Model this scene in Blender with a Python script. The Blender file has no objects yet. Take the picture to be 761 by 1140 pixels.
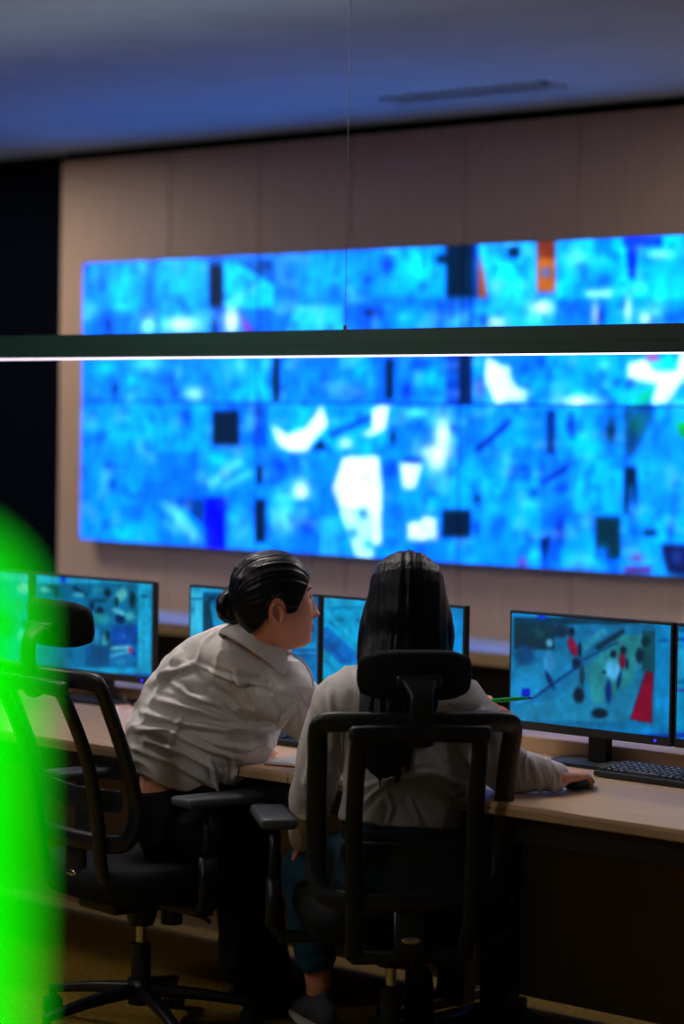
import bpy, bmesh, math, random
import numpy as np
from mathutils import Vector, Matrix, noise
random.seed(3); PI = math.pi
SC = bpy.context.scene
COL = SC.collection

# ------------------------------------------------------------------ camera
f, yaw, pitch, roll = 2786.0, .7401, .03475, .0156
cy, sy, cp, sp = math.cos(yaw), math.sin(yaw), math.cos(pitch), math.sin(pitch)
F = Vector((-sy*cp, cy*cp, -sp)); R = Vector((cy, sy, 0)); U = R.cross(F)
CAM = Vector((0, 0, 1.65))
def ray(px, py):
    a, b = px-380.5, py-570; c, s = math.cos(roll), math.sin(roll)
    return ((a*c+b*s)*R-(-a*s+b*c)*U)/f+F
def P(px, py, d): return CAM+ray(px, py)*d
def PY(px, py, Y): r = ray(px, py); return CAM+r*(Y/r.y)
def PZ(px, py, Z): r = ray(px, py); return CAM+r*((Z-1.65)/r.z)
def proj_np(X):
    v = X-np.array(CAM); x = v@np.array(R); y = v@np.array(U); z = v@np.array(F)
    a, b = f*x/z, -f*y/z; c, s = math.cos(roll), math.sin(roll)
    return 380.5+a*c-b*s, 570+a*s+b*c
cd = bpy.data.cameras.new('camera'); cam = bpy.data.objects.new('camera', cd); COL.objects.link(cam)
cs, sn = math.cos(roll), math.sin(roll)
Rr = R*cs+U*sn; Ur = U*cs-R*sn          # roll: picture turned clockwise
m3 = Matrix((Rr, Ur, -F)).transposed()
cam.matrix_world = Matrix.Translation(CAM) @ m3.to_4x4()
cd.sensor_fit = 'VERTICAL'; cd.sensor_height = 36; cd.lens = 36*f/1140
cd.clip_start = .05; cd.dof.use_dof = True; cd.dof.focus_distance = 6.5; cd.dof.aperture_fstop = 1.8
SC.camera = cam
SC.view_settings.view_transform = 'Standard'; SC.view_settings.look = 'None'
SC.view_settings.exposure = 0; SC.view_settings.gamma = 1; SC.view_settings.use_curve_mapping = False
w = bpy.data.worlds.new('world'); SC.world = w; w.use_nodes = True
w.node_tree.nodes['Background'].inputs[0].default_value = (.01, .012, .02, 1)
w.node_tree.nodes['Background'].inputs[1].default_value = 1

# ------------------------------------------------------------------ materials
def lin(c):
    out = []
    for v in c[:3]:
        v = v/255
        out.append(v/12.92 if v <= .04045 else ((v+.055)/1.055)**2.4)
    return out
def mat(name, rgb, rough=.5, metal=0, noise_amt=.12, scale=20, bump=0, bscale=200, stretch=(1, 1, 1), spec=.5, rgb2=None, detail=3):
    m = bpy.data.materials.new(name); m.use_nodes = True; nt = m.node_tree; n = nt.nodes; b = n['Principled BSDF']
    b.inputs['Roughness'].default_value = rough; b.inputs['Metallic'].default_value = metal
    b.inputs['Specular IOR Level'].default_value = spec
    c = lin(rgb); c2 = lin(rgb2) if rgb2 else [v*(1-noise_amt) for v in c]
    tc = n.new('ShaderNodeTexCoord'); mp = n.new('ShaderNodeMapping'); mp.inputs['Scale'].default_value = stretch
    nz = n.new('ShaderNodeTexNoise'); nz.inputs['Scale'].default_value = scale; nz.inputs['Detail'].default_value = detail
    rp = n.new('ShaderNodeValToRGB'); rp.color_ramp.elements[0].color = (*c2, 1); rp.color_ramp.elements[1].color = (*c, 1)
    rp.color_ramp.elements[0].position = .35; rp.color_ramp.elements[1].position = .65
    L = nt.links.new
    L(tc.outputs['Object'], mp.inputs[0]); L(mp.outputs[0], nz.inputs[0]); L(nz.outputs[0], rp.inputs[0]); L(rp.outputs[0], b.inputs['Base Color'])
    if bump:
        n2 = n.new('ShaderNodeTexNoise'); n2.inputs['Scale'].default_value = bscale; bp = n.new('ShaderNodeBump')
        bp.inputs['Strength'].default_value = bump; bp.inputs['Distance'].default_value = .01
        L(mp.outputs[0], n2.inputs[0]); L(n2.outputs[0], bp.inputs['Height']); L(bp.outputs[0], b.inputs['Normal'])
    return m
def emis(name, rgb, strength=1, scale=3, amt=.03):
    m = bpy.data.materials.new(name); m.use_nodes = True; nt = m.node_tree; n = nt.nodes; b = n['Principled BSDF']
    b.inputs['Base Color'].default_value = (.02, .02, .02, 1)
    b.inputs['Emission Color'].default_value = (*lin(rgb), 1); b.inputs['Emission Strength'].default_value = strength
    return m
def screen_mat(name, strength=1.0, haze=0):
    m = bpy.data.materials.new(name); m.use_nodes = True; nt = m.node_tree; n = nt.nodes; b = n['Principled BSDF']
    b.inputs['Base Color'].default_value = (.004, .004, .006, 1); b.inputs['Roughness'].default_value = .45
    b.inputs['Specular IOR Level'].default_value = .2
    a = n.new('ShaderNodeVertexColor'); a.layer_name = 'picture'
    nt.links.new(a.outputs[0], b.inputs['Emission Color']); b.inputs['Emission Strength'].default_value = strength
    return m
M = {}
M['wood_wall'] = mat('wood_wall_laminate', (206, 176, 152), .55, scale=4, stretch=(14, 14, .8), rgb2=(196, 166, 142))
M['desk'] = mat('desk_laminate', (214, 180, 146), .42, scale=5, stretch=(1, 18, 1), rgb2=(202, 166, 132))
M['edge'] = mat('edge_band', (178, 150, 116), .5, scale=6)
M['panel'] = mat('modesty_laminate', (176, 152, 120), .6, scale=5, stretch=(10, 10, 1), rgb2=(166, 142, 110))
M['carpet'] = mat('ochre_carpet', (142, 114, 46), .95, scale=60, rgb2=(110, 88, 34), bump=.6, bscale=400, detail=6, spec=.1)
M['ceiling'] = mat('ceiling_plaster', (190, 203, 210), .9, scale=3, rgb2=(182, 195, 202), spec=.1)
M['darkwall'] = mat('dark_navy_wall', (3, 8, 20), .9, scale=2, spec=.05)
M['black'] = mat('black_plastic', (6, 18, 24), .42, scale=30, spec=.5)
M['blackmetal'] = mat('black_metal', (14, 15, 17), .45, scale=30)
M['bezel'] = mat('monitor_bezel', (22, 25, 29), .6, scale=30)
M['gap'] = mat('shadow_gap_black', (8, 8, 9), .9, scale=5, spec=.1)
M['seatfabric'] = mat('black_seat_fabric', (11, 20, 24), .85, scale=200, rgb2=(8, 14, 17), bump=.3, bscale=600, spec=.25)
M['padrubber'] = mat('armrest_rubber', (58, 68, 80), .5, scale=60, rgb2=(58, 64, 72))
M['chrome'] = mat('chrome', (200, 205, 210), .2, 1, scale=10)
M['white_top'] = mat('white_laminate', (190, 208, 240), .38, scale=8, spec=.9)
M['lampbody'] = mat('lamp_black', (2, 46, 40), .45, scale=20)
M['shirt'] = mat('white_shirt_cotton', (212, 211, 212), .85, scale=40, rgb2=(204, 202, 203), bump=.25, bscale=700, spec=.2)
M['shirt2'] = mat('seated_shirt_cotton', (212, 210, 214), .85, scale=40, rgb2=(202, 200, 204), bump=.25, bscale=700, spec=.2)
M['trouser'] = mat('black_trousers', (12, 13, 20), .85, scale=50, spec=.2)
M['jeans'] = mat('blue_denim', (36, 86, 116), .85, scale=120, rgb2=(27, 66, 90), bump=.3, bscale=500, spec=.2)
M['hair'] = mat('black_hair', (4, 11, 28), .38, scale=60, stretch=(1, .3, .5), rgb2=(5, 7, 13), bump=.12, bscale=120, spec=.35)
M['hair2'] = mat('long_black_hair', (4, 13, 30), .42, scale=70, stretch=(1, 1, .05), rgb2=(3, 8, 18), bump=.25, bscale=130, spec=.22)
M['skin'] = mat('skin', (226, 158, 128), .5, scale=20, rgb2=(218, 148, 118))
M['skin'].node_tree.nodes['Principled BSDF'].inputs['Subsurface Weight'].default_value = .12
M['skin'].node_tree.nodes['Principled BSDF'].inputs['Subsurface Radius'].default_value = (.01, .004, .002)
M['lips'] = mat('lips', (118, 30, 58), .4, scale=20)
M['brow'] = mat('brow_hair', (34, 22, 22), .7, scale=60)
M['shoe'] = mat('grey_canvas', (70, 76, 84), .85, scale=120, rgb2=(56, 62, 70))
M['sole'] = mat('white_rubber', (190, 188, 180), .6, scale=60)
M['soledark'] = mat('dark_blue_sole', (26, 34, 52), .7, scale=60)
M['paper'] = mat('paper', (235, 232, 232), .8, scale=20)
M['red'] = mat('red_cover', (150, 30, 46), .5, scale=20)
M['penred'] = M['red']
M['green_pen'] = mat('green_plastic', (20, 185, 60), .3, scale=20)
M['keys'] = mat('keycap', (44, 48, 54), .5, scale=60)
M['eye'] = mat('eye_white', (225, 220, 220), .2, scale=20)
M['lampstrip'] = emis('led_strip', (250, 232, 255), 2.2)
M['green'] = emis('green_glow', (0, 240, 0), 1.15)
M['led'] = emis('power_led', (40, 30, 255), 2.5)
M['added_troffer'] = emis('added_fill_diffuser', (255, 242, 232), 27)  # glow of the unseen ceiling lights added as room fill
M['uplight'] = emis('uplight_strip', (222, 238, 255), 15)
M['screen'] = screen_mat('monitor_picture', 1.1)
M['wallscreen'] = screen_mat('display_picture', 2.0)
# see-through chair mesh: woven black threads with gaps
mm = bpy.data.materials.new('chair_mesh_fabric'); mm.use_nodes = True; nt = mm.node_tree; n = nt.nodes
b = n['Principled BSDF']; b.inputs['Base Color'].default_value = (.012, .018, .018, 1); b.inputs['Roughness'].default_value = .8
tr = n.new('ShaderNodeBsdfTransparent'); mx = n.new('ShaderNodeMixShader'); tc = n.new('ShaderNodeTexCoord')
wv = n.new('ShaderNodeTexWave'); wv.bands_direction = 'Z'; wv.inputs['Scale'].default_value = 110
mr = n.new('ShaderNodeMapRange'); mr.inputs[3].default_value = .16; mr.inputs[4].default_value = .40
nt.links.new(tc.outputs['Object'], wv.inputs[0]); nt.links.new(wv.outputs[1], mr.inputs[0]); nt.links.new(mr.outputs[0], mx.inputs[0])
nt.links.new(tr.outputs[0], mx.inputs[1]); nt.links.new(b.outputs[0], mx.inputs[2])
nt.links.new(mx.outputs[0], n['Material Output'].inputs[0]); M['mesh'] = mm

# ------------------------------------------------------------------ helpers
def obj(name, me_or_bm, m, parent=None, smooth=False, mw=None):
    if isinstance(me_or_bm, bmesh.types.BMesh):
        bmesh.ops.recalc_face_normals(me_or_bm, faces=me_or_bm.faces)
        me = bpy.data.meshes.new(name); me_or_bm.to_mesh(me); me_or_bm.free()
    else: me = me_or_bm
    o = bpy.data.objects.new(name, me); COL.objects.link(o)
    if m is not None and not me.materials: me.materials.append(m)
    if smooth: me.polygons.foreach_set('use_smooth', [True]*len(me.polygons))
    if parent: o.parent = parent
    if mw is not None: o.matrix_world = mw
    return o
def thing(name, label, cat, loc=(0, 0, 0), rz=0, group=None):
    o = bpy.data.objects.new(name, None); COL.objects.link(o); o.location = loc; o.rotation_euler = (0, 0, rz)
    o.empty_display_size = .1
    return tag(o, label, cat, group)
def tag(o, label, cat, group=None):
    o['label'] = label; o['category'] = cat
    if group: o['group'] = group
    return o
def struct(name, bm, m): o = obj(name, bm, m); o['kind'] = 'structure'; return o
def NB(): return bmesh.new()
def bx(bm, x0, x1, y0, y1, z0, z1, bev=0, mtx=None, seg=2):
    r = bmesh.ops.create_cube(bm, size=1)
    for v in r['verts']:
        v.co = Vector(((x0+x1)/2+v.co.x*(x1-x0), (y0+y1)/2+v.co.y*(y1-y0), (z0+z1)/2+v.co.z*(z1-z0)))
    vs = r['verts']
    if bev:
        es = list({e for v in vs for e in v.link_edges})
        g = bmesh.ops.bevel(bm, geom=es, offset=bev, segments=seg, affect='EDGES', profile=.5)
        vs = list({v for fc in g['faces'] for v in fc.verts} | {v for v in vs if v.is_valid})
    if mtx is not None:
        allv = set()
        st = [vs[0]]
        while st:
            v = st.pop()
            if v in allv: continue
            allv.add(v)
            for e in v.link_edges: st.append(e.other_vert(v))
        for v in allv: v.co = mtx @ v.co
    return bm
def cyl(bm, c, r, h, seg=24, r2=None, mtx=None):
    mt = Matrix.Translation(c) if mtx is None else mtx
    bmesh.ops.create_cone(bm, cap_ends=True, segments=seg, radius1=r, radius2=r if r2 is None else r2, depth=h, matrix=mt)
    return bm
def catmull(pts, rad, sub):
    n = len(pts); P_, R_ = [], []
    for i in range(n-1):
        p0 = pts[max(i-1, 0)]; p1 = pts[i]; p2 = pts[i+1]; p3 = pts[min(i+2, n-1)]
        for k in range(sub):
            t = k/sub
            P_.append(.5*((2*p1)+(-p0+p2)*t+(2*p0-5*p1+4*p2-p3)*t*t+(-p0+3*p1-3*p2+p3)*t**3))
            s = t*t*(3-2*t)*.5+t*.5
            R_.append((rad[i][0]*(1-s)+rad[i+1][0]*s, rad[i][1]*(1-s)+rad[i+1][1]*s))
    P_.append(pts[-1]); R_.append(rad[-1]); return P_, R_
def tube(bm, pts, rad, ref=None, sub=4, seg=16, cap='round', power=2.0, closed=False, straight=False):
    """loft of elliptical rings: a across (tangent x ref), b along ref"""
    pts = [Vector(p) for p in pts]
    if not isinstance(rad, (list, tuple)): rad = [rad]*len(pts)
    rad = [(r, r) if not isinstance(r, (list, tuple)) else r for r in rad]
    if len(pts) > 2 and sub > 1 and not straight: pts, rad = catmull(pts, rad, sub)
    n = len(pts); refv = Vector(ref) if ref is not None else None
    rings = []; prevb = None
    tans = []
    for i in range(n):
        if closed: t = pts[(i+1) % n]-pts[i-1]
        else: t = pts[min(i+1, n-1)]-pts[max(i-1, 0)]
        tans.append(t.normalized())
    def ring(c, t, a, bb, bdir):
        bd = (bdir-t*bdir.dot(t))
        if bd.length < 1e-5: bd = t.orthogonal()
        bd.normalize(); ad = t.cross(bd)
        out = []
        for k in range(seg):
            th = 2*PI*k/seg; ca, sa = math.cos(th), math.sin(th)
            e = 2/power
            x = math.copysign(abs(ca)**e, ca); y = math.copysign(abs(sa)**e, sa)
            out.append(bm.verts.new(c+ad*(a*x)+bd*(bb*y)))
        return out, bd
    if refv is None:
        prevb = tans[0].orthogonal()
    seq = []
    for i in range(n): seq.append((pts[i], tans[i], rad[i][0], rad[i][1]))
    if cap == 'round' and not closed:
        a0, b0 = rad[0]; m0 = min(a0, b0); pre = [(pts[0]-tans[0]*m0*math.sin(q), tans[0], a0*math.cos(q), b0*math.cos(q)) for q in (1.35, 1.0, .6, .3)]
        a1, b1 = rad[-1]; m1 = min(a1, b1); post = [(pts[-1]+tans[-1]*m1*math.sin(q), tans[-1], a1*math.cos(q), b1*math.cos(q)) for q in (.3, .6, 1.0, 1.35)]
        seq = pre+seq+post
    for (c, t, a, bb) in seq:
        bd = refv if refv is not None else prevb
        rg, bd = ring(c, t, a, bb, bd)
        if refv is None: prevb = bd
        rings.append(rg)
    for i in range(len(rings)-1 if not closed else len(rings)):
        A, B = rings[i], rings[(i+1) % len(rings)]
        for k in range(seg): bm.faces.new((A[k], A[(k+1) % seg], B[(k+1) % seg], B[k]))
    if not closed:
        bm.faces.new(rings[0][::-1]); bm.faces.new(rings[-1])
    return bm
def ball(bm, c, r, sc=(1, 1, 1), mtx=None, u=20, v=14):
    m = Matrix.Translation(c) @ (mtx.to_4x4() if mtx is not None else Matrix()) @ Matrix.Diagonal((*[r*s for s in sc], 1))
    bmesh.ops.create_uvsphere(bm, u_segments=u, v_segments=v, radius=1, matrix=m); return bm
def remesh(bm, voxel, it=4, fac=.5):
    bmesh.ops.recalc_face_normals(bm, faces=bm.faces)
    me = bpy.data.meshes.new('t'); bm.to_mesh(me); bm.free()
    o = bpy.data.objects.new('t', me); COL.objects.link(o)
    r = o.modifiers.new('r', 'REMESH'); r.mode = 'VOXEL'; r.voxel_size = voxel; r.adaptivity = 0
    if it:
        s = o.modifiers.new('s', 'SMOOTH'); s.factor = fac; s.iterations = it
    dg = bpy.context.evaluated_depsgraph_get(); dg.update()
    out = bpy.data.meshes.new_from_object(o.evaluated_get(dg))
    bpy.data.objects.remove(o); bpy.data.meshes.remove(me)
    out.polygons.foreach_set('use_smooth', [True]*len(out.polygons)); out.materials.clear()
    return out
def co_np(me):
    a = np.empty(len(me.vertices)*3, dtype=np.float32); me.vertices.foreach_get('co', a); return a.reshape(-1, 3).astype(float)
def no_np(me):
    a = np.empty(len(me.vertices)*3, dtype=np.float32); me.vertices.foreach_get('normal', a); return a.reshape(-1, 3).astype(float)
def vnoise(p, seed=0):
    """vectorised value noise in 3-D"""
    i = np.floor(p).astype(np.int64); fr = p-i; u = fr*fr*(3-2*fr)
    def h(a, b_, c):
        n_ = (a*374761393+b_*668265263+c*2147483647+seed*1274126177) & 0xffffffff
        n_ = ((n_ ^ (n_ >> 13))*1274126177) & 0xffffffff
        return ((n_ ^ (n_ >> 16)) & 0xffff)/65535.0
    r = 0
    for dx in (0, 1):
        for dy in (0, 1):
            for dz in (0, 1):
                wgt = (u[:, 0] if dx else 1-u[:, 0])*(u[:, 1] if dy else 1-u[:, 1])*(u[:, 2] if dz else 1-u[:, 2])
                r = r+wgt*h(i[:, 0]+dx, i[:, 1]+dy, i[:, 2]+dz)
    return r
def folds(me, lines, amp=.006, width=.009, noise_amp=.003, freq=(18, 18, 18), seed=1, axis=None, sharp=True):
    """raise cloth folds along polylines (points on or near the surface) plus soft noise"""
    c = co_np(me); nn = no_np(me); d = np.zeros(len(c)); FN = np.array(F); facing = np.clip(-(nn@FN)*2.2, 0, 1)
    q = c
    if axis is not None:   # stretch noise along an axis so creases run that way
        a = np.array(axis)/np.linalg.norm(axis); t = q@a; q = q-np.outer(t, a)*.72
    v = vnoise(q*np.array(freq), seed)
    rid = 1-np.abs(2*v-1)
    d += noise_amp*(rid**3*2.2-.5)+noise_amp*.6*(vnoise(q*np.array(freq)*2.3, seed+5)-.5)
    for ln in lines:
        h = ln[2] if len(ln) > 2 else 1; wd = ln[1]*width
        pts = [np.array(p) for p in ln[0]]; best = np.full(len(c), 1e9); tt = np.zeros(len(c)); L = len(pts)-1
        for k in range(L):
            s = pts[k+1]-pts[k]; l2 = s@s
            w_ = c-pts[k]; w_ = w_-np.outer(w_@FN, FN); s = s-FN*(s@FN); l2 = s@s
            t = np.clip((w_@s)/l2, 0, 1); dd = np.linalg.norm(w_-np.outer(t, s), axis=1)
            g = dd < best; best[g] = dd[g]; tt[g] = (k+t[g])/L
        env = np.sin(np.clip(tt, 0.02, .98)*PI)**.5
        d += facing*amp*h*env*(np.exp(-(best/wd)**2)-.45*np.exp(-((best-1.7*wd)/wd)**2))
    c = c+nn*d[:, None]
    me.vertices.foreach_set('co', c.astype(np.float32).ravel()); me.update()
def picture_grid(x0, x1, z0, z1, y, nx, nz, colfn, soft=0, gain=(1, 1, 1)):
    """flat screen mesh facing -Y with a per-point picture colour"""
    xs = np.linspace(x0, x1, nx); zs = np.linspace(z0, z1, nz)
    X, Z = np.meshgrid(xs, zs); V = np.stack([X.ravel(), np.full(X.size, y), Z.ravel()], 1)
    idx = np.arange(nx*nz).reshape(nz, nx)
    fa = np.stack([idx[:-1, :-1], idx[:-1, 1:], idx[1:, 1:], idx[1:, :-1]], -1).reshape(-1, 4)
    me = bpy.data.meshes.new('screen'); me.from_pydata(V.tolist(), [], fa.tolist())
    ca = me.color_attributes.new('picture', 'FLOAT_COLOR', 'POINT')
    c = colfn(V)
    if soft:
        q = c.reshape(nz, nx, 3)
        for _ in range(soft):
            p_ = np.pad(q, ((1, 1), (1, 1), (0, 0)), 'edge'); q = (p_[:-2, 1:-1]+p_[2:, 1:-1]+2*p_[1:-1, 1:-1])/4
            p_ = np.pad(q, ((1, 1), (1, 1), (0, 0)), 'edge'); q = (p_[1:-1, :-2]+p_[1:-1, 2:]+2*p_[1:-1, 1:-1])/4
        c = q.reshape(-1, 3)
    c = np.clip(c, 0, 255)/255; c = np.where(c <= .04045, c/12.92, ((c+.055)/1.055)**2.4)
    c = c*np.array(gain)
    ca.data.foreach_set('color', np.concatenate([c, np.ones((len(c), 1))], 1).astype(np.float32).ravel())
    return me
def inpoly(px, py, pts):
    ins = np.zeros(len(px), bool); n_ = len(pts); j = n_-1
    for i in range(n_):
        xi, yi = pts[i]; xj, yj = pts[j]
        c = ((yi > py) != (yj > py)) & (px < (xj-xi)*(py-yi)/(yj-yi+1e-9)+xi)
        ins ^= c; j = i
    return ins
def paint(V, col, ops, sc, ox, oy, soft_e=False):
    px, py = proj_np(V); X = (px-ox)/sc; Y = (py-oy)/sc
    for op in ops:
        k = op[0]
        if k == 'r':
            _, x0, y0, x1, y1, c = op[:6]; s = 3
            a = np.clip(np.minimum.reduce([X-x0, x1-X, Y-y0, y1-Y])/s+.5, 0, 1)
        elif k == 'e':
            _, cx, cy_, rx, ry, c = op[:6]; an = math.radians(op[6]) if len(op) > 6 else 0
            dx = (X-cx)*math.cos(an)+(Y-cy_)*math.sin(an); dy = -(X-cx)*math.sin(an)+(Y-cy_)*math.cos(an)
            q = (dx/rx)**2+(dy/ry)**2; a = np.exp(-q*.75) if soft_e else np.clip((1.5-q)/1.1, 0, 1)
        elif k == 'p':
            a = inpoly(X, Y, op[1]).astype(float); c = op[2]
        elif k == 'l':
            _, x0, y0, x1, y1, wd, c = op
            s = np.array([x1-x0, y1-y0]); t = np.clip(((X-x0)*s[0]+(Y-y0)*s[1])/(s@s), 0, 1)
            a = np.clip(1.5-np.hypot(X-x0-t*s[0], Y-y0-t*s[1])/wd, 0, 1)
        col[:] = col*(1-a[:, None])+np.array(c, float)*a[:, None]
    return col

# ------------------------------------------------------------------ the setting
RX0, RX1, RY0, RY1, RZ = -12.5, 2.6, -2.6, 8.39, 2.985
struct('floor', bx(NB(), RX0, RX1, RY0, RY1+.1, -.1, 0), M['carpet'])
struct('ceiling', bx(NB(), RX0, RX1, RY0, RY1+.1, RZ, RZ+.1), M['ceiling'])
struct('wall_front', bx(NB(), RX0, RX1, RY1, RY1+.1, 0, RZ), M['darkwall'])
struct('wall_back', bx(NB(), RX0, RX1, RY0-.1, RY0, 0, RZ), M['wood_wall'])
struct('wall_left', bx(NB(), RX0-.1, RX0, RY0, RY1+.1, 0, RZ), M['darkwall'])
struct('wall_right', bx(NB(), RX1, RX1+.1, RY0, RY1+.1, 0, RZ), M['wood_wall'])
W = 8.23; WC = 8.318
# timber cladding boards with fine joints
bm = NB(); joints = [-9.431, -8.65, -8.06, -7.49, -6.84, -6.232, -5.62, -5.01, -4.4, -3.79, -3.18]; joints = [j*WC/W for j in joints]
for a, b_ in zip(joints[:-1], joints[1:]): bx(bm, a+.0025, b_-.0025, WC, WC+.055, 0, 2.945, bev=.002, seg=1)
struct('trim_1', bm, M['wood_wall'])                       # the panelled cladding
struct('trim_2', bx(NB(), joints[0]+.01, joints[-1], WC+.03, RY1, 2.9, RZ), M['gap'])   # recessed shadow gap under the ceiling

# ------------------------------------------------------------------ ceiling vent
va = PZ(425, 109, RZ); vb = PZ(628, 94, RZ)
v = thing('ceiling_vent', 'long slim slotted air vent set in the dark ceiling above the video wall', 'vent', ((va.x+vb.x)/2, (va.y+vb.y)/2, RZ), 0)
L2 = (vb-va).length/2; bm = NB()
bx(bm, -L2, L2, -.07, -.055, -.012, 0); bx(bm, -L2, L2, .055, .07, -.012, 0); bx(bm, -L2, -L2+.015, -.07, .07, -.012, 0); bx(bm, L2-.015, L2, -.07, .07, -.012, 0)
obj('frame', bm, M['ceiling'], v)
for k in range(3):
    y = -.035+.035*k
    obj('slat', bx(NB(), -L2+.015, L2-.015, y-.004, y+.004, -.01, 0), M['ceiling'], v)
obj('backing', bx(NB(), -L2+.015, L2-.015, -.055, .055, -.003, 0), M['blackmetal'], v)

# ------------------------------------------------------------------ video wall
dk = (0, 22, 40); wh = (205, 255, 255); deep = (0, 10, 250); cyn = (0, 190, 255); lt = (70, 220, 255)
Z1 = [('r', 60, 80, 210, 202, (0, 130, 245)), ('e', 135, 150, 32, 55, (0, 200, 255)), ('e', 195, 150, 9, 60, (0, 80, 130)),
 ('r', 212, 80, 335, 197, (0, 140, 250)), ('e', 270, 130, 45, 40, (0, 185, 255)), ('r', 335, 80, 487, 200, (0, 70, 140)), ('r', 333, 93, 366, 191, dk),
 ('p', [(368, 84), (400, 88), (484, 140), (484, 196), (372, 196)], (0, 195, 255)), ('e', 403, 172, 9, 12, lt),
 ('r', 486, 60, 770, 187, (0, 112, 235)), ('e', 630, 110, 55, 38, (0, 175, 250)), ('e', 560, 120, 30, 25, (0, 140, 245)), ('e', 745, 92, 14, 16, deep), ('e', 532, 172, 8, 8, (0, 40, 80)), ('e', 708, 128, 8, 7, (0, 40, 110)),
 ('r', 60, 202, 212, 262, (0, 105, 240)), ('e', 190, 235, 14, 20, (130, 245, 255)), ('e', 98, 235, 8, 20, (0, 40, 90)), ('r', 214, 197, 345, 262, (0, 145, 250)), ('e', 270, 234, 34, 16, wh), ('r', 345, 197, 485, 262, (0, 85, 215)), ('e', 386, 225, 17, 32, wh), ('e', 424, 240, 4, 20, (200, 10, 60), -35),
 ('e', 345, 235, 6, 25, dk), ('r', 487, 187, 652, 262, (0, 100, 220)), ('p', [(540, 188), (650, 188), (650, 256), (512, 256)], (20, 180, 250)), ('r', 652, 187, 770, 262, (0, 75, 190)), ('r', 700, 197, 740, 215, (0, 30, 70)),
 ('r', 60, 310, 350, 416, (0, 120, 245)), ('e', 190, 328, 26, 14, lt), ('e', 90, 335, 25, 16, cyn), ('e', 115, 385, 9, 18, dk), ('e', 160, 375, 20, 20, (0, 170, 255)), ('e', 240, 365, 16, 16, (0, 60, 160)), ('e', 300, 397, 20, 12, (150, 245, 255)), ('e', 255, 395, 10, 12, (0, 40, 120)), ('r', 350, 310, 485, 416, (0, 145, 250)), ('e', 408, 330, 12, 18, lt), ('e', 445, 385, 30, 25, (0, 175, 255)), ('r', 484, 310, 502, 416, dk), ('e', 490, 370, 12, 22, dk),
 ('r', 502, 310, 650, 412, (0, 100, 215)), ('e', 560, 365, 35, 40, (0, 130, 235)), ('r', 650, 310, 770, 412, (0, 100, 220)), ('e', 690, 340, 25, 26, (0, 170, 250)), ('e', 740, 370, 18, 20, (0, 45, 110)),
 ('r', 60, 420, 340, 534, (0, 135, 245)), ('e', 120, 440, 8, 7, (0, 110, 130)), ('e', 200, 480, 40, 30, (0, 165, 255)), ('e', 280, 450, 12, 16, (0, 60, 170)), ('e', 75, 500, 8, 10, (0, 90, 130)), ('r', 340, 416, 474, 534, (0, 110, 230)), ('r', 340, 436, 406, 521, dk), ('r', 436, 425, 470, 521, (0, 65, 165)), ('r', 474, 416, 770, 534, (0, 150, 250)),
 ('p', [(480, 470), (520, 495), (560, 480), (600, 425), (612, 470), (575, 512), (558, 550), (500, 520)], wh), ('l', 620, 495, 735, 445, 5, (0, 30, 110)), ('p', [(735, 426), (770, 424), (770, 500), (690, 495), (740, 470)], wh), ('p', [(572, 530), (600, 500), (612, 531)], (0, 20, 40)), ('e', 655, 515, 12, 10, wh),
 ('r', 60, 534, 216, 642, (0, 118, 240)), ('e', 105, 610, 10, 11, dk), ('e', 97, 570, 9, 9, (0, 20, 220)), ('e', 150, 590, 30, 25, (0, 150, 250)), ('r', 216, 534, 330, 642, (0, 100, 225)), ('r', 330, 534, 474, 642, (0, 120, 230)), ('l', 340, 610, 400, 560, 10, (60, 190, 250)), ('l', 370, 615, 430, 585, 8, (40, 170, 245)), ('e', 360, 555, 20, 12, cyn), ('r', 446, 568, 460, 612, dk),
 ('r', 474, 534, 640, 660, (0, 120, 240)), ('e', 550, 628, 17, 22, wh), ('e', 500, 565, 18, 18, (0, 55, 160)), ('e', 510, 665, 15, 30, lt), ('r', 640, 534, 770, 790, (0, 140, 245)),
 ('p', [(650, 548), (735, 545), (742, 640), (735, 690), (700, 680), (640, 665), (625, 620)], wh),
 ('r', 60, 642, 216, 752, (0, 130, 250)), ('e', 90, 708, 7, 10, dk), ('e', 165, 680, 18, 20, (0, 80, 190)), ('e', 130, 720, 30, 16, cyn), ('r', 216, 642, 326, 758, (0, 120, 240)), ('p', [(250, 645), (326, 645), (326, 715)], (0, 50, 110)), ('p', [(216, 655), (248, 650), (322, 745), (295, 752)], (60, 180, 255)),
 ('r', 325, 642, 374, 762, (0, 0, 255)), ('e', 385, 690, 14, 22, (0, 30, 255)), ('r', 374, 642, 441, 768, (0, 125, 250)), ('e', 410, 720, 18, 30, (40, 180, 255)), ('r', 441, 646, 469, 750, dk), ('r', 469, 648, 600, 778, (0, 115, 245)), ('e', 510, 690, 22, 35, lt), ('e', 565, 710, 14, 22, (0, 60, 190)), ('r', 596, 690, 642, 780, (20, 165, 250)),
 ('p', [(640, 668), (738, 690), (765, 790), (680, 782)], (160, 240, 255)), ('e', 695, 680, 10, 12, (0, 110, 200)), ('e', 672, 728, 9, 12, (0, 110, 200)), ('e', 735, 740, 9, 9, (0, 60, 160)), ('e', 710, 755, 12, 9, (0, 130, 220))]
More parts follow.
